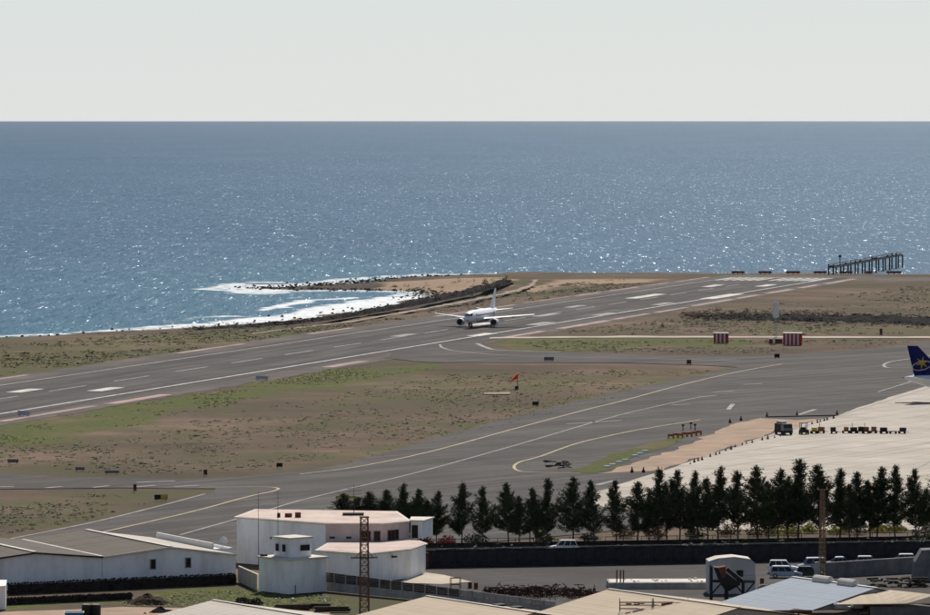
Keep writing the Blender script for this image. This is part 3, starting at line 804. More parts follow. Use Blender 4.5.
dpipe = MB(); dpipe.tube((BW, -0.12, 0), (BW, -0.12, EV), 0.07); dpipe.build('downpipe', 'white_wall', hangar)

# parapet annex along the shed's right side
ax = thing('white_annex', 'low white annex with raised parapet behind the long shed', 'annex', ho + Vector((math.cos(hang_ang), math.sin(hang_ang), 0)) * (2 * BW + 0.3), hang_ang)
MB().box((1.75, 21, 1.8), (3.5, 22, 3.6)).build('wall', 'white_wall', ax)
for (c, q) in (((0.2, 21, 4.2), (0.3, 22, 1.2)), ((3.3, 21, 3.8), (0.3, 22, 0.4)), ((1.75, 31.8, 3.8), (2.8, 0.3, 0.4)), ((1.75, 10.2, 3.75), (2.8, 0.3, 0.3))):
    MB().box(c, q).build('parapet', 'white_paint', ax)
MB().tube((2.3, 11.2, 3.6), (2.3, 11.2, 4.9), 0.05).build('dish_pole', 'galvanised', ax)
dsh = MB(); rings = []
for r_, h_ in ((0.05, 0.0), (0.3, 0.05), (0.55, 0.16), (0.7, 0.3)):
    rings.append([(2.3 + math.cos(a) * r_, 11.2 - h_ - 0.1, 5.0 + math.sin(a) * r_) for a in [i * math.pi / 6 for i in range(12)]])
dsh.loft(rings, cap=False); dsh.build('satellite_dish', 'white_paint', ax)

# control-post tower
tw = P(288.5, 594.3); ta = R(40)
tower = thing('guard_tower', 'white block with small windowed lookout cabin on its roof', 'tower', tw, ta)
MB().box((3.5, 3.5, 2.45), (7, 7, 4.9)).build('wall', 'white_wall', tower)
MB().box((3.5, 3.5, 5.03), (7.6, 7.6, 0.26)).build('roof_slab', 'pale_slab', tower)
cabin = MB(); cabin.box((3.5, 3.5, 6.51), (3.9, 3.9, 2.7)); cabin.build('cabin_wall', 'white_wall', tower)
MB().box((3.5, 3.5, 7.97), (4.4, 4.4, 0.22)).build('cabin_roof', 'pale_slab', tower)
fr = MB().box((4.2, 1.5, 6.5), (1.9, 0.14, 1.05)).build('window', 'white_paint', tower); MB().box((4.2, 1.42, 6.5), (1.7, 0.06, 0.85)).build('pane', 'glass', fr)
for yy in (2.9, 4.5):
    fr = MB().box((1.5, yy, 6.5), (0.14, 0.95, 1.25)).build('window', 'white_paint', tower); MB().box((1.42, yy, 6.5), (0.06, 0.75, 1.05)).build('pane', 'glass', fr)
MB().tube((1.2, -0.1, 0), (1.2, -0.1, 1.3), 0.06).build('standpipe', 'dark_steel', tower)
MB().box((0.4, 6.4, 5.3), (0.8, 0.8, 0.3)).build('roof_hatch', 'dark_steel', tower)

# pink-roofed house: upper block and lower front wing
def wall_frame(a, b_):
    a, b_ = Vector(a), Vector(b_); return a, math.atan2((b_ - a).y, (b_ - a).x), (b_ - a).length
house = thing('flat_roofed_house', 'white and pink house with flat pink roof and lower front wing', 'house', (0, 0, 0))
up = [(-35.6, 778.0), (-21.4, 766.0), (-12.9, 765.6), (-8.6, 770.5), (-11.0, 789), (-33.0, 793)]
hz = 7.0
def walls(poly, z0, z1, mats_, parent, name='wall'):
    n = len(poly); T = 0.25
    for i in range(n):
        a, b_ = Vector(poly[i]), Vector(poly[(i + 1) % n]); d = (b_ - a).normalized(); nn = Vector((-d.y, d.x)) * T
        mb = MB(); mb.prism([a, b_ - d * 0.002, b_ + nn - d * T, a + nn + d * T], z0, z1)
        mb.build(name, mats_[i % len(mats_)], parent)
def inset(poly, k):
    c = Vector((sum(p[0] for p in poly) / len(poly), sum(p[1] for p in poly) / len(poly)))
    return [c + (Vector(p) - c) * k for p in poly]
walls(up, 0, hz, ['white_wall', 'pink_wall', 'pink_wall', 'white_wall', 'white_wall', 'white_wall'], house)
MB().prism(inset(up, 1.03), hz, hz + 0.22).build('roof_slab', 'pale_slab', house)
MB().prism(inset(up, 0.985), hz + 0.22, hz + 0.26).build('roof_screed', 'pink_roof', house)
def wall_window(parent, a, b_, t, z, w, h, frame, mull=0):
    p = Vector(a).lerp(Vector(b_), t); ang_ = math.atan2(b_[1] - a[1], b_[0] - a[0])
    fr = MB()
    for (cx, cz, sx, sz) in ((0, h / 2, w + 0.16, 0.1), (0, -h / 2, w + 0.2, 0.1), (-w / 2, 0, 0.1, h), (w / 2, 0, 0.1, h)): fr.box((cx, -0.04, cz), (sx, 0.12, sz))
    for k in range(mull): fr.box((-w / 2 + w * (k + 1) / (mull + 1), -0.04, 0), (0.12, 0.1, h))
    o = fr.build('window', frame, parent, (p.x, p.y, z), ang_)
    MB().box((0, -0.01, 0), (w, 0.06, h)).build('pane', 'glass', o)
for t, w_ in ((0.39, 0.4), (0.47, 0.4), (0.62, 0.6)): wall_window(house, up[0], up[1], t, 4.3 if w_ < 0.5 else 3.9, w_, 0.5 if w_ < 0.5 else 0.7, 'white_wall')
wall_window(house, up[1], up[2], 0.12, 5.0, 0.95, 0.45, 'pink_wall')
wall_window(house, up[1], up[2], 0.42, 5.0, 0.95, 0.45, 'pink_wall')
wall_window(house, up[1], up[2], 0.72, 5.15, 1.5, 1.7, 'rust_red', 1)
wall_window(house, up[1], up[2], 0.93, 5.15, 0.9, 1.7, 'rust_red', 0)
wall_window(house, up[2], up[3], 0.42, 5.15, 2.4, 1.7, 'rust_red', 2)
# side porch with door, lean-to white wing at the right
MB().prism([(-8.4, 770.6), (-6.6, 770.2), (-5.0, 776), (-8.3, 776.5)], 4.5, 7.2).build('porch_wall', 'white_wall', house)
MB().prism([(-8.6, 770.2), (-6.3, 769.7), (-4.7, 776.4), (-8.4, 776.9)], 7.2, 7.36).build('porch_roof', 'pale_slab', house)
dd = MB().box((0, 0, 0), (0.95, 0.08, 2.0)).build('door', 'dark_steel', house, (-7.75, 770.38, 5.55), -0.2)
wing = [(-22.2, 750.5), (-14.5, 744.5), (-8.4, 752.2), (-6.0, 762.0), (-8.0, 769.5), (-20.5, 765)]
wz = 4.25
walls(wing, 0, wz, ['white_wall', 'white_wall', 'white_wall', 'white_wall'], house, 'wing_wall')
MB().prism(inset(wing, 1.045), wz, wz + 0.2).build('wing_roof_slab', 'pale_slab', house)
MB().prism(inset(wing, 0.99), wz + 0.2, wz + 0.24).build('wing_roof_screed', 'pink_roof', house)
lampb = MB(); lampb.box((0, 0, 0), (0.7, 0.5, 0.25)); lampb.tube((0, 0, 0), (0.0, 0.6, 0.2), 0.05)
lampb.build('floodlight', 'dark_steel', house, (-10.6, 748.6, 3.6), 0.9)
for (x, y, s, h, mt) in ((-27.5, 777, 1.1, 0.6, 'rust_red'), (-26, 776.4, 0.9, 0.8, 'rust_red'), (-29, 776.5, 0.5, 0.7, 'dark_steel'), (-17.5, 781, 3.3, 0.35, 'dark_steel')):
    MB().box((x, y, hz + 0.26 + h / 2), (s, s * 0.6, h)).build('roof_tank' if s > 0.6 and s < 3 else 'roof_vent' if s < 1 else 'roof_hatch', mt, house)

# roof aerial frame and thin masts
aer = thing('roof_aerial', 'dark wire aerial on the pink roof beside the trees', 'aerial', (-17.4, 781, hz + 0.61))
mb = MB(); mb.tube((0, 0, 0), (0, 0, 4.4), 0.05, 0.03)
mb.build('mast', 'dark_steel', aer)
mb = MB()
for k in range(5): mb.tube((-1.6 + k * 0.15, 0, 1.6 + k * 0.55), (1.6 - k * 0.15, 0, 2.0 + k * 0.5), 0.025, n=4)
mb.build('elements', 'dark_steel', aer)
for (u, vb, vt, nm) in ((258.5, 546, 492, 'thin whip mast rising above the white tower left of the house'), (278, 560, 490, 'tall thin mast standing beside the lookout cabin')):
    p = P(u, vb + 20); s = FPX / p.y; h = (vb + 20 - vt) / s
    t = thing('radio_mast', nm, 'mast', p); MB().tube((0, 0, 0), (0, 0, h), 0.055, 0.025).build('pole', 'dark_steel', t)
    mb = MB()
    for k in range(3): mb.tube((-0.45, 0, h - 0.4 - k * 0.7), (0.45, 0, h - 0.4 - k * 0.7), 0.015, n=4)
    mb.build('rungs', 'dark_steel', t)
# yellow crossbar post beyond the roof
p = P(337, 530); t = thing('crossbar_post', 'pole with pale yellow horizontal crossbar beside the first trees', 'pole', p)
s = FPX / p.y; h = (530 - 496.5) / s
MB().tube((0, 0, 0), (0, 0, h), 0.07).build('pole', 'galvanised', t)
MB().box((1.5, 0, h), (3.4, 0.3, 0.45)).build('crossbar', 'yellow_paint', t)

# short cream wall between shed and tower
a, b_ = P(238, 581.8), P(257, 590.5)
o = MB(); o.prism([a.xy, b_.xy, (b_ + Vector((0.25, 0.3, 0))).xy, (a + Vector((0.25, 0.3, 0))).xy], 0, 2.4)
tag(o.build('link_wall', 'cream_wall'), 'short cream wall joining the shed to the white tower', 'wall')
o = MB(); o.prism(Pp([(-30, 612), (5.5, 609.3), (6.5, 604), (-30, 604)]), 0, 3.3)
cw = thing('corner_hut', 'white wall of a small hut cut by the left frame edge', 'hut')
o.build('wall', 'white_wall', cw); q = MB(); q.prism(Pp([(-30, 612.6), (6, 609.8), (7, 603.6), (-30, 603.6)]), 3.3, 3.42); q.build('roof_slab', 'white_paint', cw)

# dry stone walls of black basalt
def stone_wall(a, b_, h, sz, label, seed):
    rg = random.Random(seed); a, b_ = Vector(a), Vector(b_); L = (b_ - a).length; d = (b_ - a) / L; mb = MB()
    z = 0.0
    while z < h:
        x = rg.uniform(0, sz)
        while x < L:
            p = a + d * x; k = sz * rg.uniform(0.75, 1.2)
            rock_(mb, p.x, p.y + rg.uniform(-.1, .1), z + k * 0.35, k * 0.52, rg); x += k * 1.02
        z += sz * 0.7
    nrm = Vector((-d.y, d.x)) * sz * .1; mb.prism([a - nrm, b_ - nrm, b_ + nrm, a + nrm], -.1, h * .95)
    return tag(mb.build('dry_stone_wall', 'basalt'), label, 'stone wall')
stone_wall(P(8, 594.5).xy, P(236, 584).xy, 1.5, 0.5, 'black dry stone wall along the foot of the white shed', 1)
stone_wall(P(5, 604.5).xy, P(132, 599).xy, 0.9, 0.5, 'lower black stone terrace wall in front of the shed', 2)
mb = MB(); prev = None
for k, u in enumerate(range(50, 112, 6)):
    q = P(u, 599.6 - (u - 50) * 0.03) + Vector((0, 0, 0.25 + 0.12 * math.sin(k * 1.9)))
    if prev: mb.tube(prev, q, 0.16, n=6)
    prev = q
tag(mb.build('white_tarpaulin_roll', 'white_paint'), 'crumpled white roll lying on the stones before the shed', 'tarpaulin')

def heap(name, u, v, r, h, material, label, cat, seed):
    p = P(u, v); mb = MB(); rg = random.Random(seed); n, k = 22, 7; rows = []
    for j in range(k + 1):
        q = j / k; row = []
        for i in range(n):
            a = 6.283 * i / n; rr = r * q * (0.85 + 0.3 * mnoise.noise(Vector((math.cos(a) * 1.5, math.sin(a) * 1.5, seed))))
            x, y = math.cos(a) * rr, math.sin(a) * rr * 0.7
            z = h * (1 - q) ** 0.8 * (1 + 0.35 * mnoise.noise(Vector((x * 0.8, y * 0.8, seed)))) - 0.1
            row.append((x + rg.uniform(-.12, .12), y + rg.uniform(-.12, .12), z + rg.uniform(-.06, .06)))
        rows.append(row)
    mb.loft(rows[::-1], cap=False)
    for i in range(60): rock_(mb, rg.gauss(0, r * .45), rg.gauss(0, r * .3), h * 0.25 * rg.random(), rg.uniform(.08, .22), rg)
    return tag(mb.build(name, material, None, p), label, cat)
heap('soil_heap', 147, 603, 3.6, 1.5, 'dark_soil', 'dark reddish soil heap on the grass before the shed', 'heap', 4)
heap('cinder_heap', 161, 612, 2.0, 0.9, 'lava', 'small black cinder heap at the edge of the pale roof', 'heap', 9)

# ------------------------------------------------------------------ near sheds with shallow gable roofs
RDIR = Vector((0.540, -0.842, 0))
def gable(name, label, apex, length, wl, zl, wr, zr, material, wallm='cream_wall', cap='pale_slab', nseg=12):
    """local x across the ridge (right positive), local y along the ridge away from the camera"""
    ang_ = math.atan2(DIRX.y, DIRX.x)
    o = thing(name, label, 'shed', (apex.x, apex.y, 0), ang_)
    za = apex.z
    prof = [(-wl + 0.35, 0), (wr - 0.35, 0), (wr - 0.35, zr - 0.22), (0, za - 0.22), (-wl + 0.35, zl - 0.22)]
    w = MB(); w.loft([[(x, -length + 0.3, z) for x, z in prof], [(x, -0.3, z) for x, z in prof]]); w.build('wall', wallm, o)
    for x, z in ((-wl, zl), (wr, zr)):
        for i in range(nseg):
            y0 = -length * i / nseg - 0.002; y1 = -length * (i + 1) / nseg + 0.002; j = rng.uniform(0, 0.009)
            s = MB(); c = [(0, y1, za + j), (x, y1, z + j), (x, y0, z + j), (0, y0, za + j)]
            s.slab(c if x > 0 else c[::-1], 0.1)
            s.build('roof_sheet', material, o)
    s = MB(); s.box((0, -length / 2, za + 0.06), (0.5, length + 0.2, 0.07)); s.build('ridge_cap', cap, o)
    return o
def AP(u, v, z): return P(u, v, z)
blue = gable('metal_roof_shed', 'shed with pale blue-grey metal roof and two ridge ventilators', AP(793, 577, 7.0), 18.6, 13.0, 4.05, 6.0, 5.9, 'blue_sheet', cap='white_paint')
for yy in (-6.8, -12.4):
    vb = MB(); rings = []
    for x in (-1.9, -1.7, 1.7, 1.9):
        k = 0.55 if abs(x) > 1.8 else 1.0
        rings.append([(math.cos(a) * 0.62 * k, x + yy, 7.0 + max(-0.3, math.sin(a) * 0.75 * k)) for a in [i * math.pi / 5 for i in range(10)]])
    vb.loft(rings); vb.build('ridge_ventilator', 'pale_slab', blue)
sand1 = gable('sand_roof_shed', 'shed with large sand-coloured roof beside the scrap heap', AP(609, 589, 6.0), 30, 14, 3.0, 18.5, 3.35, 'sand_sheet')
sand2 = gable('sand_roof_shed', 'sand-roofed shed just right of the lattice mast', AP(427, 596, 6.0), 26, 12, 3.9, 19.6, 2.8, 'sand_sheet')
pale1 = gable('pale_roof_shed', 'pale beige roof peak at the bottom before the white tower', AP(213, 600, 6.0), 26, 13, 3.7, 18, 3.1, 'pale_sheet')
for (x, y) in ((8.2, -5.0), (10.6, -5.6)):
    z = 6.0 - (6.0 - 2.8) * x / 19.6
    MB().box((x, y, z + 0.12), (1.5, 1.2, 0.3)).build('skylight', 'black_plastic', sand2)

# sand lean-to right of the metal roof, with grey wall below
ln = thing('lean_to', 'sand-coloured lean-to roof over a grey wall at the bottom right corner', 'lean-to')
A_, B_, C_, D_ = AP(879, 588.6, 6.6), AP(975, 598.8, 6.6), AP(975, 602.6, 5.6), AP(836, 604.2, 5.6)
n = 10
for i in range(n):
    t0, t1 = i / n + 0.0006, (i + 1) / n - 0.0006
    s = MB(); s.slab([D_.lerp(C_, t0), D_.lerp(C_, t1), A_.lerp(B_, t1), A_.lerp(B_, t0)], 0.1); s.build('roof_sheet', 'sand_sheet', ln)
mb = MB(); mb.prism([AP(870, 606, 5.2).xy, AP(975, 605, 5.2).xy, B_.xy, A_.xy], 0, 5.1); mb.build('wall', 'grey_wall', ln)

# stored clutter under the lean-to edge
rg = random.Random(12)
for k, (u, v, w_, mt, lb) in enumerate(((843, 609, 2.4, 'white_paint', 'white bundle stored before the lean-to, left of two'), (857, 608.5, 1.8, 'white_paint', 'white bundle stored before the lean-to, right of two'))):
    p = AP(u, v, 4.6); mb = MB()
    for j in range(7):
        mb.box((rg.uniform(-.3, .3), rg.uniform(-.3, .3), 0.06 + j * 0.11), (w_ * rg.uniform(.6, 1), 0.7, 0.09), rg.uniform(-.2, .2))
    tag(mb.build('board_bundle', mt, None, p), lb, 'bundle', 'bundles before the lean-to')
st = thing('storage_platform', 'dark timber platform under the clutter before the metal roof', 'platform', (0, 0, 0))
mb = MB(); mb.prism([AP(782, 613, 4.5).xy, AP(868, 613, 4.5).xy, AP(868, 606.5, 4.5).xy, AP(800, 607, 4.5).xy], 4.3, 4.55); mb.build('deck', 'wood_board', st)
for u, v in ((790, 612), (862, 612), (862, 607.5), (806, 608)):
    q = AP(u, v, 4.4); MB().tube((q.x, q.y, 0), (q.x, q.y, 4.3), 0.12).build('post', 'wood_board', st)

rg = random.Random(14)
for nm, lb, u, v, wx, hh_, mt in (('timber_heap', 'dark heap of scrap timber behind the lean-to roof', 898, 586.5, 8.5, 1.3, 'wood_board'), ('rubble_heap', 'small pile of broken grey blocks beside the steel hopper', 768, 588, 3.0, .5, 'grey_render')):
    t = thing(nm, lb, 'heap', P(u, v)); mb = MB()
    for k in range(70):
        mb.box((rg.uniform(-.5, .5) * wx, rg.uniform(-1, 1), rg.random() * hh_), (rg.uniform(.4, 2.2) if mt == 'wood_board' else rg.uniform(.2, .5), rg.uniform(.12, .4), rg.uniform(.08, .3)), rg.uniform(0, 3.1))
    stuff(mb.build('pieces', mt, t))
for k, (u, v) in enumerate(((470, 588), (476, 588.6), (762, 584))):
    t = thing('steel_drum', ('rusty drum beside the open frame', 'second rusty drum right of the open frame', 'rusty drum standing right of the steel hopper')[k], 'drum', P(u, v)); mb = MB()
    mb.loft([[(math.cos(a) * r_, math.sin(a) * r_, z) for a in [i * math.pi / 6 for i in range(12)]] for r_, z in ((.3, 0), (.3, .28), (.33, .31), (.3, .34), (.3, .58), (.33, .61), (.3, .64), (.3, .9))]).build('barrel', 'rust_red', t)
# ------------------------------------------------------------------ garden wall of block panels
gw0, gw1 = P(324, 590.5), P(556, 613.5); gd = (gw1 - gw0); gL = gd.length; ga_ = math.atan2(gd.y, gd.x)
gwall = thing('block_garden_wall', 'long block wall with dark upper courses beside the white tower', 'wall', gw0, ga_)
npan = 20; pw = gL / npan
def gh(t): return 2.75 - 1.1 * t
for i in range(npan):
    h0 = gh(i / npan); low = h0 * 0.48
    MB().box((pw * (i + 0.5), 0, low / 2), (pw - 0.02, 0.22, low)).build('lower_panel', 'grey_render', gwall)
    top = MB()
    rows, cols_ = 4, 6; bh = (h0 - low) / rows; bw = (pw - 0.24) / cols_
    for r_ in range(rows):
        for c_ in range(cols_):
            top.box((pw * i + 0.14 + bw * (c_ + 0.5), rng.uniform(-.02, .02), low + bh * (r_ + 0.5)), (bw - 0.05, 0.2, bh - 0.04))
    ub = top.build('upper_panel', 'block_dark' if i < 12 else 'grey_render', gwall)
    MB().box((pw * i, -0.02, h0 / 2 + 0.04), (0.2, 0.3, h0 + 0.08)).build('pier', 'grey_render', gwall)
# planks stacked by the lawn
for k, (u, v, rz, w_) in enumerate(((292, 609.5, 0.10, 5.0), (316, 608.5, -0.05, 4.2), (332, 611.5, 0.08, 5.0))):
    t = thing('plank_stack', ('left', 'middle', 'right')[k] + ' of three dark plank stacks on the lawn edge below the tower', 'planks', P(u, v), rz, 'plank stacks')
    for j in range(5): MB().box((rg.uniform(-.2, .2), rg.uniform(-.15, .15), 0.07 + j * 0.15), (w_, 0.55, 0.13), rg.uniform(-.03, .03)).build('plank', 'wood_board', t)
for k, (u, v) in enumerate(((276, 600), (292.5, 600), (324, 601.5))):
    mb = MB(); rock_(mb, 0, 0, 0.15, 0.28, rng)
    tag(mb.build('white_stone', 'white_paint', None, P(u, v)), 'white painted stone on the lawn, ' + ('leftmost', 'middle', 'rightmost')[k] + ' of three', 'stone', 'white stones on the lawn')
# tanks and tub at the lower left
for k, (u, lb) in enumerate(((86.5, 'left of two black drums at the bottom left'), (96, 'right of two black drums at the bottom left'))):
    t = thing('black_drum', lb, 'drum', P(u, 619), 0, 'black drums')
    mb = MB(); rings = []
    for r_, z in ((0.62, 0), (0.66, 0.05), (0.66, 0.6), (0.7, 0.65), (0.66, 0.7), (0.66, 1.3), (0.7, 1.35), (0.66, 1.4), (0.66, 1.95), (0.6, 2.0)):
        rings.append([(math.cos(a) * r_, math.sin(a) * r_, z) for a in [i * math.pi / 8 for i in range(16)]])
    mb.loft(rings).build('barrel', 'black_plastic', t)
    mb = MB(); mb.tube((0, 0, 2.0), (0, 0, 2.08), 0.55, n=16); mb.build('lid', 'grey_render', t)
t = thing('blue_tub', 'blue plastic tub with pale rim at the bottom left', 'tub', P(74, 621), 0.1)
mb = MB(); mb.loft([[(-1.1, -.6, 0), (1.1, -.6, 0), (1.1, .6, 0), (-1.1, .6, 0)], [(-1.3, -.75, 1.2), (1.3, -.75, 1.2), (1.3, .75, 1.2), (-1.3, .75, 1.2)]]); mb.build('bin', 'blue_plastic', t)
mb = MB()
for c, s in (((0, -.8, 1.25), (2.75, .12, .1)), ((0, .8, 1.25), (2.75, .12, .1)), ((-1.33, 0, 1.25), (.12, 1.46, .1)), ((1.33, 0, 1.25), (.12, 1.46, .1))): mb.box(c, s)
mb.build('rim', 'white_paint', t)

# ------------------------------------------------------------------ lattice masts
def lattice(root, H, w0, w1, n, r, material):
    leg = [MB() for _ in range(4)]; br = MB()
    def cor(i, z):
        w = (w0 + (w1 - w0) * z / H) / 2; s = ((-1, -1), (1, -1), (1, 1), (-1, 1))[i % 4]; return Vector((s[0] * w, s[1] * w, z))
    for i in range(4): MB().tube(cor(i, 0), cor(i, H), r, n=4).build('leg', material, root)
    for k in range(n):
        z0, z1 = H * k / n, H * (k + 1) / n
        for i in range(4):
            br.tube(cor(i, z0), cor(i + 1, z1), r * 0.6, n=3, caps=False); br.tube(cor(i + 1, z0), cor(i, z1), r * 0.6, n=3, caps=False); br.tube(cor(i, z1), cor(i + 1, z1), r * 0.6, n=3, caps=False)
    br.build('bracing', material, root)
p = Vector((-13.55, 671.0, 0)); s = FPX / p.y; Hm = CAMZ - (518 - VH) / s
mast = thing('lattice_power_mast', 'rusty lattice power mast with crossarm in front of the house', 'mast', p, R(8))
lattice(mast, Hm, 1.25, 0.95, 17, 0.075, 'rusty_steel')
za = CAMZ - (558 - VH) / s
mb = MB(); mb.box((-0.1, -0.7, za), (3.6, 0.12, 0.16)); mb.tube((-1.3, -0.7, za), (-0.5, -0.55, za + 0.9), 0.05); mb.tube((1.1, -0.7, za), (0.45, -0.55, za + 0.9), 0.05); mb.build('crossarm', 'dark_steel', mast)
for x in (-1.75, 1.6):
    mb = MB()
    for k in range(4): mb.tube((x, -0.7, za + 0.08 + k * 0.09), (x, -0.7, za + 0.14 + k * 0.09), 0.16 - 0.02 * (k % 2), 0.1, n=8)
    mb.build('insulator', 'pale_slab', mast)
MB().box((0, 0, Hm + 0.06), (1.2, 1.2, 0.14)).build('head_plate', 'rusty_steel', mast)
zb = CAMZ - (540.5 - VH) / s
mb = MB(); mb.box((1.1, -0.6, zb), (1.2, 0.08, 0.08)); mb.build('bracket', 'dark_steel', mast)
p = P(822.2, 578); s = FPX / p.y; Hp = (578 - 489.5) / s
pole = thing('brown_lattice_pole', 'slender brown lattice pole standing at the parked cars', 'pole', p, R(20))
lattice(pole, Hp, 0.85, 0.5, 20, 0.055, 'weathered_wood')
MB().box((0, 0, Hp + 0.05), (1.7, 0.12, 0.12)).build('crossarm', 'weathered_wood', pole)
for x in (-0.75, 0.75): MB().tube((x, 0, Hp + 0.11), (x, 0, Hp + 0.4), 0.09, 0.06).build('insulator', 'pale_slab', pole)
MB().box((-0.95, -0.3, 1.25), (0.8, 0.5, 2.5)).build('meter_box', 'grey_render', pole)

# ------------------------------------------------------------------ fence and walls of the yard
F0, F1 = P(416, 568), P(960, 558.5); fd = F1 - F0; fl = fd.length; fa_ = math.atan2(fd.y, fd.x)
fence = thing('screen_fence', 'long black screened fence between the yard and the tree row', 'fence', F0, fa_)
nb = 28; fw = fl / nb
pm = MB().box((0, 0, 1.4), (fw - 0.06, 0.03, 2.75)).mesh('screen'); pm2 = MB().tube((0, 0, 0), (0, 0, 3.1), 0.05).mesh('post')
rail = MB().box((0, 0, 0), (fw - 0.1, 0.05, 0.05)).mesh('rail')
for i in range(nb):
    link('screen', pm, 'black_mesh', fence, (fw * (i + 0.5), 0, rng.uniform(-.04, .04)))
    link('rail', rail, 'galvanised', fence, (fw * (i + 0.5), 0, 2.95))
    link('post', pm2, 'dark_steel', fence, (fw * i, 0, 0))
# unclipped dark hedge on the road side of the fence, one mass
mb = MB(); rgh = random.Random(8)
for i in range(900):
    q = F0 + fd * rgh.random(); clump(mb, q.x, q.y + rgh.uniform(0.6, 2.4), 0.2, rgh.uniform(.4, .9), rgh.uniform(1.8, 4.0) * (0.7 + 0.4 * rgh.random()), 12, rgh)
stuff(mb.build('roadside_hedge', 'shrub_leaf'))
# retaining wall with railing, behind the road
W_0, W_1 = P(425, 549), P(960, 541); wd = W_1 - W_0; wl_ = wd.length; wa_ = math.atan2(wd.y, wd.x)
rw = thing('roadside_wall', 'low black stone wall with pale railing along the foot of the trees', 'wall', W_0, wa_)
mb = MB(); mb.box((wl_ / 2, 0, 0.45), (wl_, 0.5, 0.9)); mb.build('stone_base', 'basalt', rw)
nb2 = 30; sw = wl_ / nb2
for i in range(nb2):
    MB().box((sw * i, 0, 1.25), (0.08, 0.08, 0.7)).build('railing_post', 'dark_steel', rw)
    MB().box((sw * (i + 0.5), 0, 1.55), (sw - 0.1, 0.06, 0.08)).build('railing', 'galvanised' if i % 5 in (1, 2, 4) and i > 6 else 'dark_steel', rw)
t = thing('red_container', 'dark red steel container at the left end of the fence', 'container', P(421, 568.5), fa_)
MB().box((0, 1.0, 1.25), (2.4, 2.0, 2.4)).build('body', 'rust_red', t)
for x in (-0.9, -0.45, 0, 0.45, 0.9): MB().box((x, -0.04, 1.25), (0.12, 0.08, 2.2)).build('rib', 'rust_red', t)
# grey car-park wall and block at the right edge
a, b_ = P(826, 577.6), P(917, 572.5); d = b_ - a; L = d.length; an = math.atan2(d.y, d.x)
t = thing('car_park_wall', 'stained grey concrete wall in front of three parked cars', 'wall', a, an)
nseg = 4
for i in range(nseg): MB().box((L / nseg * (i + 0.5), 0, 1.1 + 0.02 * i), (L / nseg - 0.03, 0.3, 2.2 + 0.04 * i)).build('panel', 'grey_wall', t)
for i in range(nseg): MB().box((L / nseg * (i + 0.5), 0, 2.26 + 0.04 * i), (L / nseg - 0.03, 0.4, 0.1)).build('coping', 'grey_render', t)
a = P(913.5, 581); t = thing('concrete_bunker', 'grey concrete block with sloping side at the right edge', 'bunker', a)
mb = MB(); mb.loft([[(0, 0, 0), (6, 0.5, 0), (6, 4, 0), (0, 4, 0)], [(0.25, 0.15, 2.8), (6, 0.65, 2.8), (6, 4, 2.8), (0.25, 4, 2.8)], [(1.3, 0.5, 4.6), (6, 0.9, 4.8), (6, 4, 4.8), (1.3, 4, 4.6)]]); mb.build('body', 'grey_wall', t)
# low slab platform with posts
a = P(609, 589); L = (711 - 609) / (FPX / a.y)
t = thing('loading_slab', 'long low white-topped concrete slab in the yard', 'platform', a, R(2))
MB().box((L / 2, 3, 0.45), (L, 6, 0.9)).build('base', 'grey_render', t)
MB().box((L / 2, 3.2, 0.93), (L - 0.5, 5.2, 0.06)).build('top_layer', 'pale_slab', t)
for x in (1.2, 1.75, 2.2): MB().tube((x, 0.8, 0.96), (x, 0.8, 2.75), 0.1).build('post', 'rusty_steel', t)
mb = MB()
for k in range(14): rock_(mb, rng.uniform(2, L - 1), rng.uniform(1, 5), 1.0, rng.uniform(.12, .35), rng)
stuff(mb.build('rubble', 'pale_slab', t))
# pale plant cabin and steel hopper
a = P(708.5, 594); t = thing('plant_cabin', 'pale boxy plant cabin with curved top behind the steel hopper', 'cabin', a, R(3))
L = 47 / (FPX / a.y)
mb = MB(); prof = [(0, 0), (L, 0), (L, 4.4), (L * 0.9, 5.0), (L * 0.55, 5.35), (L * 0.2, 5.15), (0, 4.7)]
mb.loft([[(x, 0, z) for x, z in prof], [(x, 4, z) for x, z in prof]]); mb.build('shell', 'pale_panel', t)
prof2 = [(0, 4.7), (L * 0.2, 5.15), (L * 0.55, 5.35), (L * 0.9, 5.0), (L, 4.4)]
mb = MB(); mb.loft([[(x, y, z + k) for x, z in prof2] for y, k in ((-0.15, 0.03), (4.15, 0.03), (4.15, 0.1), (-0.15, 0.1), (-0.15, 0.03))], cap=False, closed=False); mb.build('roof', 'pale_slab', t)
fr = MB().box((4.6, -0.04, 3.0), (0.95, 0.12, 0.95)).build('window', 'dark_steel', t); MB().box((4.6, -0.1, 3.0), (0.75, 0.06, 0.75)).build('pane', 'glass', fr)
a = P(711.5, 602.5); t = thing('steel_hopper', 'dark steel hopper on tall legs with a rusty chute', 'hopper', a)
def hb(name, p0, p1, r, mt='dark_steel'): MB().tube(p0, p1, r, n=4).build(name, mt, t)
for x, y, zt in ((0, 0, 5.2), (0, 2.2, 5.2), (4.6, 0.2, 2.9), (4.6, 2.3, 2.9)): hb('leg', (x, y, 0), (x, y, zt), 0.17)
hb('leg', (2.2, 1.1, 0), (2.2, 1.1, 1.8), 0.3)
for p0, p1 in (((0, 0, 3), (6.3, 0.2, 2.9)), ((0, 2.2, 3), (6.3, 2.3, 2.9)), ((0, 0, 0.7), (0, 2.2, 0.7)), ((4.6, 0.2, 1.0), (6.1, 0.2, 2.8)), ((4.6, 0.2, 1.2), (3.2, 0.2, 2.8)), ((0, 0, 1.2), (1.5, 0.1, 2.9))): hb('beam', p0, p1, 0.11)
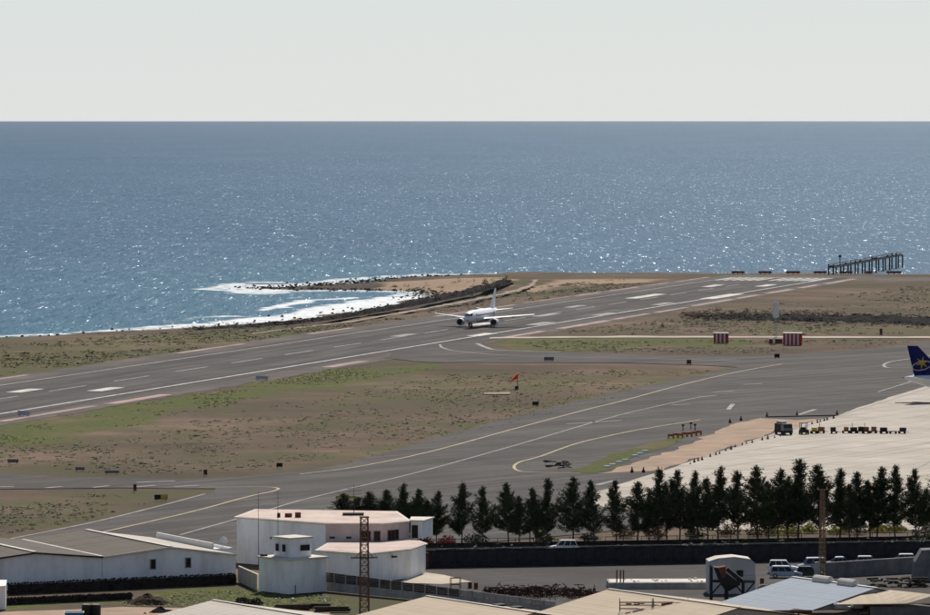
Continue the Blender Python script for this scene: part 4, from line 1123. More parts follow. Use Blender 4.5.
mb = MB(); mb.loft([[(2.0, .7, 1.6), (2.6, .7, 1.6), (2.6, 1.6, 1.6), (2.0, 1.6, 1.6)], [(1.1, 0, 3.0), (4.2, 0, 2.6), (4.2, 2.3, 2.6), (1.1, 2.3, 3.0)], [(0.3, 0, 5.1), (1.0, 0, 5.0), (1.0, 2.3, 5.0), (0.3, 2.3, 5.1)]]); mb.build('bin', 'dark_steel', t)
mb = MB(); mb.loft([[(0.9, -0.1, 5.0), (2.0, -0.1, 5.2), (2.0, 2.2, 5.2), (0.9, 2.2, 5.0)], [(1.5, -0.1, 3.6), (2.1, -0.1, 3.7), (2.1, 2.2, 3.7), (1.5, 2.2, 3.6)]]); mb.build('chute', 'rust_red', t)
mb = MB(); mb.loft([[(2.0, 0, 4.6), (2.4, 0, 5.0), (2.4, 2.2, 5.0), (2.0, 2.2, 4.6)], [(4.0, 0, 2.9), (4.6, 0, 3.2), (4.6, 2.2, 3.2), (4.0, 2.2, 2.9)]]); mb.build('conveyor', 'dark_steel', t)
mb = MB()
for z in (3.4, 3.9): mb.tube((4.6, 0.2, z), (6.3, 0.2, z), 0.03, n=4)
for x in (5.0, 5.6, 6.3): mb.tube((x, 0.2, 2.9), (x, 0.2, 3.95), 0.03, n=4)
mb.build('handrail', 'galvanised', t)
# scrap heap, small frame, racks on the roof
mb = MB(); rg = random.Random(5)
p = P(541, 595.5)
for k in range(800):
    x, y = rg.uniform(-8.3, 8.3), rg.gauss(0, 3.2); h = 0.9 * max(0.1, 1 - (abs(x) / 8.8) ** 3) * rg.random()
    a = rg.choice((0, 0.1, 1.5, 1.6, 0.7)) + rg.uniform(-.2, .2); q = rg.choice((0, 0, 0, 0.8)) * rg.choice((-1, 1)); L = rg.uniform(0.5, 1.6)
    d = Vector((math.cos(a) * math.cos(q), math.sin(a) * math.cos(q), math.sin(q))) * L / 2; c = Vector((x, y, h + 0.15))
    if rg.random() < 0.5: c.z += 0
    mb.tube(c - d, c + d, 0.07, n=3)
for k in range(14):
    x, y = rg.uniform(-7.5, 7.5), rg.uniform(-3, 3); w_, h = rg.uniform(0.8, 1.6), rg.uniform(0.7, 1.3)
    for s_x in (-1, 1): mb.tube((x + s_x * w_ / 2, y, 0), (x + s_x * w_ / 2, y, h), 0.07, n=4)
    mb.tube((x - w_ / 2, y, h), (x + w_ / 2, y, h), 0.07, n=4)
t = thing('scrap_heap', 'rust-red heap of tangled steel frames lying in the yard', 'scrap heap', p); stuff(mb.build('steel_bars', 'scrap_rust', t))
t = thing('steel_frame_stand', 'small rusty open frame standing behind the block wall', 'frame', P(455.5, 590.5), 0.2)
for x, y in ((-.7, -.4), (.7, -.4), (.7, .4), (-.7, .4)): MB().tube((x, y, 0), (x, y, 1.9), 0.05, n=4).build('leg', 'rusty_steel', t)
mb = MB()
for z in (0.9, 1.85):
    for a, b_ in (((-.7, -.4), (.7, -.4)), ((.7, -.4), (.7, .4)), ((.7, .4), (-.7, .4)), ((-.7, .4), (-.7, -.4))): mb.tube((*a, z), (*b_, z), 0.045, n=4)
mb.build('rails', 'rusty_steel', t)
for k, (u0, u1, vt, lb) in enumerate(((620, 654, 602, 'left of two rusty racks on the sand-coloured roof'), (654, 690, 602, 'right of two rusty racks on the sand-coloured roof'))):
    d = 656.0; x0, x1 = (u0 - 465) / FPX * d, (u1 - 465.5) / FPX * d
    zt = CAMZ - (vt - VH) / FPX * d
    t = thing('roof_rack', lb, 'rack', (x0, d, 4.55), 0, 'racks on the sand-coloured roof')
    w_ = x1 - x0; h = zt - 4.55
    for x in (0.05, w_ - 0.05):
        for y in (0, 1.2): MB().tube((x, y, 0), (x, y, h + (0.25 if y else 0)), 0.05, n=4).build('post', 'rusty_steel', t)
    mb = MB()
    for z in (0.35, 0.8, h - 0.25):
        for y in (0, 1.2): mb.tube((0, y, z), (w_, y, z), 0.04, n=4)
    mb.build('rails', 'rusty_steel', t)
    mb = MB()
    for j in range(4): mb.box((w_ * 0.5 + rng.uniform(-1, 1), 0.6, 0.9 + 0.08 * j), (0.7, 0.5, 0.14), rng.uniform(-.4, .4))
    mb.build('shelf_load', 'rust_red', t)
t = thing('rust_beam', 'long rusty beam lying at the lower edge of the metal roof', 'beam')
a, b_ = AP(722, 612.5, 4.8), AP(812, 611.5, 5.0)
MB().tube(a, b_, 0.22, n=4).build('flange', 'rusty_steel', t)
for k in range(2):
    q = a.lerp(b_, 0.15 + 0.7 * k); MB().tube((q.x, q.y, 0), (q.x, q.y, q.z - 0.15), 0.12, n=6).build('prop', 'rusty_steel', t)

# ------------------------------------------------------------------ casuarina row
def make_crown(seed, H=13.0, Rm=1.9):
    rg = random.Random(seed); V = []; F = []; limbs = MB()
    lead = [Vector((0, 0, 0))]
    bend = Vector((rg.uniform(-.5, .5), rg.uniform(-.3, .3), 0))
    def trunk_at(z):
        t = z / H; return Vector((bend.x * t * t + 0.15 * math.sin(z * 0.7 + seed), bend.y * t * t, z))
    def spray(p, d, L, w):
        d = d.normalized(); side = d.cross(Vector((rg.uniform(-1, 1), rg.uniform(-1, 1), rg.uniform(-.3, 1)))).normalized() * w
        n = len(V); V.extend([p - side, p + side, p + d * L]); F.append((n, n + 1, n + 2))
    gaps = [(rg.uniform(0, 6.283), rg.uniform(0.2, 0.95)) for _ in range(9)]
    nb = 110
    for k in range(nb):
        t = 0.17 + 0.80 * ((k + rg.random()) / nb)
        z = t * H; a = rg.uniform(0, 6.283)
        env = math.sin(min(1, (t - 0.08) / 0.30) * math.pi / 2) * (1 - max(0, t - 0.28) / 0.74) ** 1.25
        L = Rm * env * rg.choice((.55, .75, .95, 1.05, 1.3)) * rg.uniform(.85, 1.1) + 0.2
        if any(abs((a - ga + math.pi) % 6.283 - math.pi) < 0.75 and abs(t - gt) < 0.06 for ga, gt in gaps): L *= 0.3
        up_ = rg.uniform(0.25, 0.75) + 0.5 * t
        p0 = trunk_at(z); d = Vector((math.cos(a), math.sin(a), up_)).normalized()
        tip_ = p0 + d * L * 1.25
        limbs.tube(p0, tip_, 0.035 + 0.02 * (1 - t), 0.012, n=3, caps=False)
        m_ = int(16 + L * 24)
        for j in range(m_):
            q = rg.uniform(0.2, 1.05); p = p0.lerp(tip_, q) + Vector((rg.gauss(0, .24), rg.gauss(0, .24), rg.gauss(0, .2)))
            dd = Vector((math.cos(a) + rg.gauss(0, .7), math.sin(a) + rg.gauss(0, .7), rg.uniform(-0.3, 1.3)))
            spray(p, dd, rg.uniform(0.4, 0.95) * (1.15 - .6 * t), rg.uniform(0.05, 0.115))
    for side in range(rg.choice((1, 2, 2))):            # side leaders make the tops uneven
        zb_ = H * rg.uniform(.45, .68); a = rg.uniform(0, 6.283); p0 = trunk_at(zb_); tp = p0 + Vector((math.cos(a) * rg.uniform(.7, 1.3), math.sin(a) * rg.uniform(.7, 1.3), H * rg.uniform(.2, .32)))
        limbs.tube(p0, tp, .06, .015, n=4, caps=False)
        for j in range(150):
            q = rg.uniform(.15, 1.0); w_ = .55 * (1 - q) + .12
            spray(p0.lerp(tp, q) + Vector((rg.gauss(0, w_ * .5), rg.gauss(0, w_ * .5), 0)), Vector((rg.gauss(0, .7), rg.gauss(0, .7), rg.uniform(.1, 1.4))), rg.uniform(.35, .8), rg.uniform(.06, .11))
    for k in range(60):
        z = H * rg.uniform(0.86, 1.0); p = trunk_at(min(z, H)); spray(p + Vector((rg.gauss(0, .12), rg.gauss(0, .12), 0)), Vector((rg.gauss(0, .5), rg.gauss(0, .5), 1.2)), rg.uniform(.4, .8), .06)
    me = bpy.data.meshes.new('crown'); me.from_pydata([tuple(v_) for v_ in V], [], F); me.materials.append(MATS['casuarina_leaf'])
    tr = MB(); pts = [trunk_at(H * i / 8) for i in range(9)]
    for i in range(8): tr.tube(pts[i], pts[i + 1], 0.17 * (1 - i / 9), 0.17 * (1 - (i + 1) / 9) + 0.01, n=7, caps=False)
    tr.v += limbs.v; o = len(tr.v) - len(limbs.v); tr.f += [tuple(i + o for i in q) for q in limbs.f]
    tm = tr.mesh('trunk'); tm.materials.append(MATS['bark'])
    return me, tm
crowns = [make_crown(100 + i, 13.0, 3.5 + 0.4 * (i % 3)) for i in range(8)]
# (u of the trunk, row of the tip) read from the photograph
TREES = [(346, 494, 1.9), (358, 497, 1.6), (371, 492, 1.9), (385, 490, 1.4), (402, 484, 1), (418, 489, 1), (437, 491, 1), (462, 483, 1.05), (483, 487, .95), (508, 483, 1), (530, 488, .9), (548, 479, .95), (573, 477, 1.05), (594, 481, .95),
         (617, 480, 1.05), (638, 482, 1.05), (658, 469, .95), (680, 470, 1), (698, 471, 1.0), (719, 467, .95), (737, 471, 1), (758, 466, 1), (778, 469, .95), (799, 460, 1), (819, 465, .95), (839, 469, .95), (858, 472, .95),
         (877, 467, 1), (896, 466, 1), (916, 469, 1), (936, 466, 1)]
_one = ['first', 'second', 'third', 'fourth', 'fifth', 'sixth', 'seventh', 'eighth', 'ninth', 'tenth', 'eleventh', 'twelfth', 'thirteenth', 'fourteenth', 'fifteenth', 'sixteenth', 'seventeenth', 'eighteenth', 'nineteenth', 'twentieth']
ORD = _one + ['twenty-' + w for w in _one[:9]] + ['thirtieth'] + ['thirty-' + w for w in _one[:9]] + ['fortieth'] + ['forty-' + w for w in _one[:9]] + ['fiftieth']
rt = random.Random(61)
for (u0, v0, _), (u1, v1, _) in list(zip(TREES[3:-1], TREES[4:])):        # younger trees filling the gaps
    if rt.random() < 0.55: TREES.append(((u0 + u1) / 2 + rt.uniform(-2, 2), max(v0, v1) + rt.uniform(6, 22), rt.uniform(.95, 1.25)))
TREES.sort()
for i, (u, vt, wk) in enumerate(TREES):
    vb = 546.5 - (u - 400) * 0.014 + rng.uniform(-1.2, 1.2)
    if u < 392: vb = 541
    p = P(u + rng.uniform(-1, 1), vb); s = FPX / p.y; h = (vb - vt) / s
    o = thing('casuarina_tree', f'dark casuarina tree, {ORD[i]} from the left in the row beyond the fence', 'tree', p, rng.uniform(0, 6.283), 'casuarina row beyond the fence')
    k = h / 13.0; o.scale = (k * wk * rng.uniform(.82, 1.15), k * wk * rng.uniform(.82, 1.15), k)
    o.rotation_euler[0] = rng.uniform(-.025, .025); o.rotation_euler[1] = rng.uniform(-.03, .03)
    cm, tm = crowns[(i * 3 + i // 8) % 8]
    link('crown', cm, None, o); link('trunk', tm, None, o)

def bush(name, u, v, r, h, material, label, seed, cat='bush', group='bushes under the tree row', k=420):
    rg = random.Random(seed); p = P(u, v); mb = MB()
    for i in range(k):
        a = rg.uniform(0, 6.283); e = math.asin(rg.random()); q = rg.random() ** 0.4
        lump = 0.75 + 0.35 * mnoise.noise(Vector((math.cos(a) * 1.6, math.sin(a) * 1.6, e * 2 + seed)))
        c = Vector((math.cos(a) * math.cos(e) * r * q * lump, math.sin(a) * math.cos(e) * r * q * lump, math.sin(e) * h * q * lump + 0.1))
        s_ = rg.uniform(0.12, 0.28); d1 = Vector((rg.gauss(0, 1), rg.gauss(0, 1), rg.gauss(0, 1))).normalized() * s_; d2 = Vector((rg.gauss(0, 1), rg.gauss(0, 1), rg.gauss(0, 1))).normalized() * s_
        n = len(mb.v); mb.v += [tuple(c - d1 - d2 * .4), tuple(c + d1 - d2 * .4), tuple(c + d2)]; mb.f.append((n, n + 1, n + 2))
    o = thing(name, label, cat, p, 0, group)
    mb.build('foliage', material, o); st_ = MB()
    for j in range(4): st_.tube((0, 0, 0), (rg.uniform(-.5, .5) * r, rg.uniform(-.5, .5) * r, h * 0.7), 0.05, 0.02, n=4)
    st_.build('stems', 'bark', o); return o
BUSH = [(425, 545.5, 2, 1.625, 'flower_red', 'red flowering bush at the left end of the row'), (447, 544.5, 2.125, 1.625, 'flower_red', 'red flowering bush beside the first red one'),
        (476, 543.5, 2.75, 2.125, 'shrub_leaf', 'leafy green bush right of the red flowering bushes'), (545, 542.5, 2.5, 1.875, 'shrub_leaf', 'leafy green bush just left of the white van'),
        (625, 537.5, 2.75, 2.375, 'dry_bush', 'brownish bush above the left part of the loading slab'), (656, 537.5, 2.625, 2.125, 'dry_bush', 'brown bush between two trunks above the loading slab'),
        (727, 535.5, 3.125, 2.75, 'dry_bush', 'brownish round bush above the plant cabin'), (757, 535.5, 2.875, 2.75, 'dry_bush', 'brown bush left of the yellow-green bushes'),
        (773, 534.5, 2.5, 2.375, 'bright_bush', 'first yellow-green bush from the left under the trees'), (792, 534.5, 2.75, 2.625, 'bright_bush', 'yellow-green bush just left of the brown lattice pole'),
        (810, 532.5, 2.5, 2.375, 'bright_bush', 'yellow-green bush touching the brown lattice pole'), (838, 533.5, 2.75, 2, 'bright_bush', 'yellow-green bush right of the brown lattice pole'),
        (856, 533.5, 3, 3.125, 'dry_bush', 'tall reddish brown bush right of the brown pole'), (878, 531.5, 2.75, 1.625, 'bright_bush', 'low yellow-green bush near the right edge'),
        (896, 531.5, 2.5, 1.5, 'bright_bush', 'rightmost low yellow-green bush'), (925, 545, 4.2, 4.6, 'shrub_leaf', 'large dark green bush at the right frame edge'),
        (695, 537.5, 2.375, 1.5, 'shrub_leaf', 'small green bush under the trees left of the plant cabin'), (590, 540.5, 2.25, 1.5, 'shrub_leaf', 'small green bush right of the white van'),
        (243, 603.5, 1.5, 1.1, 'scrub_dark', 'left dark bush on the lawn beside the pale roof'), (255, 605, 1.7, 1.1, 'scrub_dark', 'right dark bush on the lawn beside the pale roof')]
for i, (u, v, r, h, mt, lb) in enumerate(BUSH): bush('bush', u, v, r, h, mt, lb, 40 + i, k=900 if r > 4 else 420)
# tall tree and palm-like tree at the end of the embankment
for u, v, h, r, lb in ((506, 283, 4.6, 2.2, 'dark tree at the far end of the shore embankment'), (485, 284.5, 3.2, 2.0, 'small dark tree on the sand left of the embankment end')):
    o = bush('shore_tree', u, v, r, h, 'scrub_dark', lb, int(u), 'tree', 'trees on the shore', 260)
mb = MB(); rg = random.Random(31)
for k in range(1500):                                # lawn tufts near the tower
    u, v = rg.uniform(120, 350), rg.uniform(590, 610); q = P(u, v)
    if not in_poly(np.array([q.x]), np.array([q.y]), GREEN[6][0])[0]: continue
    clump(mb, q.x, q.y, -0.1, rg.uniform(.15, .35), rg.uniform(.15, .35), 5, rg)
stuff(mb.build('lawn_grass', 'grass_leaf'))

# ------------------------------------------------------------------ cars
def car_paint(name, c):
    mat(name, c, 0.3, 0.5, 0.04, spec=0.5)
car_paint('car_white', (0.75, 0.75, 0.75)); car_paint('car_silver_blue', (0.30, 0.36, 0.44)); car_paint('car_black', (0.015, 0.016, 0.018)); car_paint('car_grey', (0.10, 0.105, 0.11))
def make_car(label, u, v, rz, L, H, paint, style, roofm=None, group='cars in the yard'):
    W = 1.78; o = thing('parked_car', label, 'car', P(u, v), rz, group)
    hb_ = H * 0.56; x0, x1 = -L / 2, L / 2
    if style == 'suv': cab = (x0 + 0.12, x0 + 0.45, x1 - 2.0, x1 - 1.25)
    elif style == 'van': cab = (x0 + 0.05, x0 + 0.12, x1 - 1.5, x1 - 0.95)
    else: cab = (x0 + 0.25, x0 + 0.95, x1 - 2.15, x1 - 1.3)
    b0 = MB(); rings = []
    prof = [(x0, 0.32, 0.42 * H), (x0 + 0.08, 0.26, hb_ - 0.02), (x0 + L * 0.3, 0.24, hb_), (x0 + L * 0.62, 0.24, hb_), (x1 - 0.9, 0.24, hb_ - 0.06), (x1 - 0.15, 0.26, hb_ - 0.22), (x1, 0.34, hb_ - 0.36)]
    for x, za_, zb_ in prof:
        w = W / 2 * (0.9 if x in (x0, x1) else 1.0)
        rings.append([(x, -w * 0.93, za_), (x, w * 0.93, za_), (x, w, za_ + 0.2), (x, w, zb_ - 0.12), (x, w * 0.9, zb_), (x, -w * 0.9, zb_), (x, -w, zb_ - 0.12), (x, -w, za_ + 0.2)])
    b0.loft(rings); b0.build('body', paint, o)
    gl = MB(); q = W / 2
    def ring(x0_, x1_, z, w): return [(x0_, -w, z), (x1_, -w, z), (x1_, w, z), (x0_, w, z)]
    gl.loft([ring(cab[0] + 0.03, cab[3], hb_ - 0.05, q * 0.9), ring(cab[1], cab[2], H - 0.09, q * 0.74)]); gl.build('windows', 'glass', o)
    rf = MB(); rf.loft([ring(cab[1] - 0.1, cab[2] + 0.12, H - 0.12, q * 0.78), ring(cab[1] + 0.05, cab[2] - 0.05, H, q * 0.68)]); rf.build('roof', roofm or paint, o)
    pl = MB()
    for sy in (-1, 1):
        for t in ((0.0, 0.0), (0.34, 0.30), (0.66, 0.64), (1, 1)):
            xa = cab[0] + (cab[3] - cab[0]) * t[0]; xb = cab[1] + (cab[2] - cab[1]) * t[1]
            pl.tube((xa, sy * q * 0.905, hb_ - 0.05), (xb, sy * q * 0.755, H - 0.1), 0.05, n=4)
    stuff(pl.build('pillars', paint, o))
    for sx in (x0 + 0.82, x1 - 0.85):
        for sy in (-1, 1):
            wq = MB(); wq.tube((sx, sy * (q - 0.2), 0.33), (sx, sy * (q + 0.02), 0.33), 0.34, n=14); wo_ = wq.build('wheel', 'rubber', o)
            r_ = MB(); r_.tube((sx, sy * (q + 0.021), 0.33), (sx, sy * (q + 0.035), 0.33), 0.2, n=10); r_.build('rim', 'rim_metal', wo_)
    for sy in (-1, 1):
        MB().box((x1 - 0.03, sy * 0.6, hb_ - 0.36), (0.12, 0.36, 0.15)).build('headlight', 'light_clear', o)
        MB().box((x0 + 0.02, sy * 0.68, hb_ - 0.16), (0.1, 0.25, 0.24)).build('tail_light', 'light_red', o)
        MB().box((cab[3] - 0.35, sy * (q + 0.08), hb_ + 0.08), (0.1, 0.18, 0.14)).build('mirror', paint, o)
    return o
make_car('silver blue hatchback nearest the camera beside the metal roof', 786, 577.5, R(-3), 4.9, 1.8, 'car_silver_blue', 'suv', 'car_white')
make_car('white car half hidden behind the silver blue hatchback', 783.5, 573.0, R(-3), 4.8, 2.0, 'car_white', 'suv')
make_car('white tall off-roader behind the black car', 811.5, 571.0, R(185), 4.3, 2.1, 'car_silver_blue', 'van', 'car_white')
make_car('black car left of the brown lattice pole', 810, 577.0, R(-4), 4.2, 1.65, 'car_black', 'suv')
make_car('dark grey car behind the wall, left of three', 836, 567.0, R(183), 4.3, 1.62, 'car_grey', 'sedan', 'car_white')
make_car('white-roofed dark car behind the wall, middle of three', 870, 567.0, R(2), 4.4, 1.75, 'car_grey', 'suv', 'car_white')
make_car('white-roofed car behind the wall, right of three', 901.5, 565.5, R(182), 4.5, 1.85, 'car_grey', 'suv', 'car_white')
make_car('white van passing on the road behind the fence', 563, 552.0, R(181), 4.7, 1.95, 'car_white', 'suv', group='vehicles on the road')

# ------------------------------------------------------------------ airliner on the runway
def ell(cx, cz, rx, rz_, y, n=20): return [(cx + math.cos(a) * rx, y, cz + math.sin(a) * rz_) for a in [2 * math.pi * i / n for i in range(n)]]
def wing_solid(root_le, root_te, tip_le, tip_te, t0, t1):
    """thin aerofoil slab between two chords"""
    mb = MB(); rings = []
    for le, te, t in ((root_le, root_te, t0), (tip_le, tip_te, t1)):
        le, te = Vector(le), Vector(te); up_ = Vector((0, 0, 1))
        rings.append([le, le.lerp(te, .25) + up_ * t * .6, le.lerp(te, .6) + up_ * t * .4, te, le.lerp(te, .6) - up_ * t * .3, le.lerp(te, .25) - up_ * t * .4])
    return mb.loft(rings)
def make_airliner(label, loc, rz, tail_paint, logo=False, bodym='aircraft_white'):
    """local +Y is the nose; origin under the main gear"""
    o = thing('airliner', label, 'airliner', loc, rz)
    prof = [(18.2, .12, 3.2), (17.9, .55, 3.25), (17.3, 1.0, 3.35), (16.3, 1.45, 3.5), (15.0, 1.78, 3.66), (13.4, 1.95, 3.75), (10, 1.98, 3.78), (0, 1.98, 3.78), (-6, 1.98, 3.78), (-10, 1.82, 3.95), (-13, 1.45, 4.3), (-16, .95, 4.7), (-18.4, .45, 5.0), (-19.3, .18, 5.1)]
    fz = MB().loft([ell(0, cz, r, r * 1.03, y) for y, r, cz in prof]).build('fuselage', bodym, o, smooth=True)
    mb = MB()
    for k, (x0, x1) in enumerate(((-1.32, -.72), (-.66, -.04), (.04, .66), (.72, 1.32))):
        def nose(x, z):      # point on the nose surface
            for (ya, ra, ca), (yb, rb, cb) in zip(prof[:-1], prof[1:]):
                for i_ in range(40):
                    t = i_ / 40; r, c, y = ra + (rb - ra) * t, ca + (cb - ca) * t, ya + (yb - ya) * t
                    if (x / r) ** 2 + ((z - c) / (r * 1.03)) ** 2 <= 1: return (x * 1.03, y + 0.10, z + 0.05)
            return (x, 13, z)
        mb.add([nose(x0, 4.12), nose(x1, 4.12), nose(x1 * .93, 4.85), nose(x0 * .93, 4.85)], [(0, 1, 2, 3), (3, 2, 1, 0)])
    mb.build('cockpit_window', 'glass', fz)
    wn_ = MB()
    for s_ in (-1, 1):
        y = 12.2
        while y > -9.5:
            wn_.box((s_ * 1.955, y, 4.22), (0.06, 0.3, 0.42)); y -= 0.82
    stuff(wn_.build('cabin_windows', 'glass', fz))
    for s_ in (-1, 1):
        for y in (13.0, -9.0): MB().box((s_ * (1.93 if y > 0 else 1.85), y, 3.9), (0.1, 0.85, 1.85)).build('door', 'aircraft_grey', fz)
        wing_solid((s_ * 1.5, 6.0, 2.75), (s_ * 1.5, -1.6, 2.65), (s_ * 17.0, -3.8, 4.05), (s_ * 17.0, -5.4, 4.05), .75, .18).build('wing', 'aircraft_grey', o)
        wing_solid((s_ * 16.9, -3.7, 3.7), (s_ * 16.9, -5.4, 3.7), (s_ * 17.05, -4.4, 4.5), (s_ * 17.05, -5.4, 4.5), .1, .06).build('winglet', bodym, o)
        wing_solid((s_ * .8, -13.2, 4.9), (s_ * .8, -16.6, 4.9), (s_ * 6.2, -16.4, 5.5), (s_ * 6.2, -17.9, 5.5), .4, .12).build('tailplane', bodym, o)
        er = [(6.2, .98, 1.72), (6.35, 1.12, 1.72), (5.8, 1.22, 1.72), (4.4, 1.24, 1.74), (3.0, 1.05, 1.8), (1.9, .72, 1.86)]
        e = MB().loft([ell(s_ * 5.75, cz, r, r, y, 18) for y, r, cz in er], cap=True).build('engine', bodym, o, smooth=True)
        MB().loft([ell(s_ * 5.75, 1.72, 0.97, 0.97, 6.24, 18), ell(s_ * 5.75, 1.72, .9, .9, 6.21, 18)]).build('intake', 'black_plastic', e)
        MB().loft([ell(s_ * 5.75, 1.86, .7, .7, 1.9, 14), ell(s_ * 5.75, 1.9, .35, .35, .9, 14)]).build('exhaust', 'dark_steel', e)
        MB().box((s_ * 5.6, 3.2, 2.85), (.3, 3.0, .6)).build('pylon', 'aircraft_grey', e)
        g_ = MB(); g_.tube((s_ * 3.8, 0, .5), (s_ * 3.4, 0, 2.8), .16, n=8); g_ = g_.build('main_gear', 'aircraft_grey', o)
        for x in (-.42, .42):
            w_ = MB(); w_.tube((s_ * 3.8 + x - .2, 0, .58), (s_ * 3.8 + x + .2, 0, .58), .58, n=14); w_.build('wheel', 'rubber', g_)
        MB().box((s_ * 4.35, 0, 1.7), (.08, 1.2, 1.5)).build('gear_door', bodym, g_)
        for x in (6.5, 10.0): MB().box((s_ * x, -1.6 - (x - 6.5) * .45, 2.75 + (x - 6.5) * .09), (.35, 3.0, .42)).build('flap_fairing', 'aircraft_grey', o)
    g_ = MB(); g_.tube((0, 12.6, .4), (0, 12.6, 2.2), .12, n=8); g_ = g_.build('nose_gear', 'aircraft_grey', o)
    for x in (-.25, .25):
        w_ = MB(); w_.tube((x - .12, 12.6, .4), (x + .12, 12.6, .4), .4, n=12); w_.build('wheel', 'rubber', g_)
    mb = MB(); mb.loft([ell(0, 2.55, 1.6, .8, 7), ell(0, 2.45, 2.2, 1.0, 4), ell(0, 2.45, 2.2, 1.0, -3), ell(0, 2.6, 1.4, .7, -6.5)]); mb.build('belly_fairing', 'aircraft_grey', o, smooth=True)
    fin = MB(); lo_le, lo_te, hi_le, hi_te = Vector((0, -10.4, 5.6)), Vector((0, -17.2, 5.45)), Vector((0, -16.5, 11.9)), Vector((0, -18.7, 11.9))
    rings = []
    for le, te, t in ((lo_le, lo_te, .34), (hi_le, hi_te, .14)):
        sx = Vector((1, 0, 0)) * t; rings.append([le, le.lerp(te, .3) + sx, te, le.lerp(te, .3) - sx])
    fn_ = fin.loft(rings).build('fin', tail_paint, o)
    MB().loft([ell(0, 5.1, .17, .17, -19.3, 10), ell(0, 5.12, .1, .1, -19.55, 10)]).build('tailcone_exhaust', 'black_plastic', o)
    if logo:
        c = Vector((0, -15.6, 8.0))
        for s_ in (-1, 1):
            st_ = MB(); pts = []
            for k in range(12):
                r_ = 1.45 if k % 2 == 0 else .48; a = k * math.pi / 6 + .35
                pts.append((s_ * .36, c.y + math.cos(a) * r_ + .1, c.z + .3 + math.sin(a) * r_))
            st_.add(pts + [(s_ * .36, c.y + .1, c.z + .3)], [(k, (k + 1) % 12, 12) for k in range(12)] + [((k + 1) % 12, k, 12) for k in range(12)])
            st_.build('star_emblem', 'star_yellow', fn_)
            rg_ = MB(); out_, inn = [], []
            tl = .22
            for k in range(28):
                a = 2 * math.pi * k / 28
                for ry, rz2, L in ((2.15, 1.0, out_), (1.92 + .0, .8, inn)):
                    y, z = math.cos(a) * ry, math.sin(a) * rz2
                    L.append((s_ * .37, c.y + y * math.cos(tl) - z * math.sin(tl), c.z - .3 + y * math.sin(tl) + z * math.cos(tl)))
            n = 28; rg_.add(out_ + inn, [(k, (k + 1) % n, n + (k + 1) % n, n + k) for k in range(n)] + [(n + k, n + (k + 1) % n, (k + 1) % n, k) for k in range(n)])
            rg_.build('ring_emblem', 'white_paint', fn_)
    return o
pl = P(481.5, 326.6)
make_airliner('white twin-engine airliner rolling on the runway towards the camera', (pl.x, pl.y, 0.02), math.pi - RW_YAW, 'aircraft_white')
# parked airliner, only its tail reaches into the frame
fin_px = P(903, 402)
tail = make_airliner('parked airliner whose dark blue star-marked tail enters at the right edge', (fin_px.x + 22.2, fin_px.y - 3.5, 0.04), R(-90) - R(9), 'tail_blue', True)
tail.scale = (1.15, 1.15, 1.15)

# ------------------------------------------------------------------ airfield furniture
def hut(u0, u1, vb, vt, label, n):
    p = P((u0 + u1) / 2, vb); s = FPX / p.y; w = (u1 - u0) / s; h = (vb - vt) / s
    t = thing('striped_hut', label, 'hut', p, R(-12))
    d = w * 0.55; MB().box((0, d / 2, h / 2), (w * 0.96, d * 0.96, h * 0.99)).build('wall', 'white_paint', t)
    for k in range(n):
        if k % 2 == 0: MB().box((-w / 2 + w * (k + .5) / n, 0, h / 2), (w / n, 0.14, h)).build('red_stripe', 'red_paint', t)
    for k in range(3): MB().box((w / 2 - .05, d * (k + .5) / 3, h / 2), (0.16, d / 6, h)).build('red_stripe', 'red_paint', t)
    MB().box((0, d / 2, h + .1), (w + .4, d + .4, .22)).build('roof_slab', 'white_paint', t)
    return t
hut(713.5, 727.5, 343, 333.5, 'smaller red and white striped hut by the perimeter road', 7)
hut(783, 801, 345, 333.5, 'larger red and white striped hut beside the glide antenna mast', 9)
p = P(775.8, 343); s = FPX / p.y; Hm = (343 - 302) / s
t = thing('antenna_mast', 'slim antenna mast with tall white panel between the striped huts', 'mast', p)
lattice(t, Hm - 4.6, .7, .5, 8, .05, 'galvanised')
mb = MB(); rings = []
for z, k in ((Hm - 4.9, .6), (Hm - 4.4, 1), (Hm - .5, 1), (Hm, .6)): rings.append([(math.cos(a) * .95 * k, math.sin(a) * .45 * k, z) for a in [i * math.pi / 6 for i in range(12)]])
mb.loft(rings).build('antenna_panel', 'white_paint', t)
for k, u in enumerate((771, 777, 780.5)):
    q = P(u, 343.5); o = thing('marker_box', 'low dark red box at the antenna mast foot, ' + ('left', 'middle', 'right')[k] + ' of three', 'box', q, 0, 'red boxes at the mast foot')
    MB().box((0, 0, .7), (1.1, .9, 1.4)).build('body', 'maroon_paint', o); MB().box((0, 0, 1.45), (1.2, 1.0, .1)).build('lid', 'white_paint', o)
# windsock
p = P(517.5, 389.5); s = FPX / p.y; h = (389.5 - 374.5) / s
t = thing('windsock', 'red windsock hanging from a dark pole in the infield', 'windsock', p)
MB().tube((0, 0, 0), (0, 0, h), .12, .08).build('pole', 'dark_steel', t)
mb = MB(); rings = []
for k, (x, z, r) in enumerate(((.15, h - .3, .85), (-.5, h - .6, .8), (-1.15, h - 1.2, .68), (-1.75, h - 2.0, .52))):
    rings.append([(x + math.cos(a) * r * .35, math.sin(a) * r, z + math.cos(a) * r * .9) for a in [i * math.pi / 5 for i in range(10)]])
mb.loft(rings).build('sock', 'windsock_red', t)
MB().box((-.2, .1, .45), (.9, .7, .9)).build('base_box', 'dark_steel', t)
o = MB(); o.prism(Pp([(484, 393.2), (510, 392.4), (510, 394.4), (484, 394.6)]), -.1, .15); tag(o.build('concrete_pad', 'dirt_track'), 'pale concrete pad on the ground left of the windsock', 'pad')
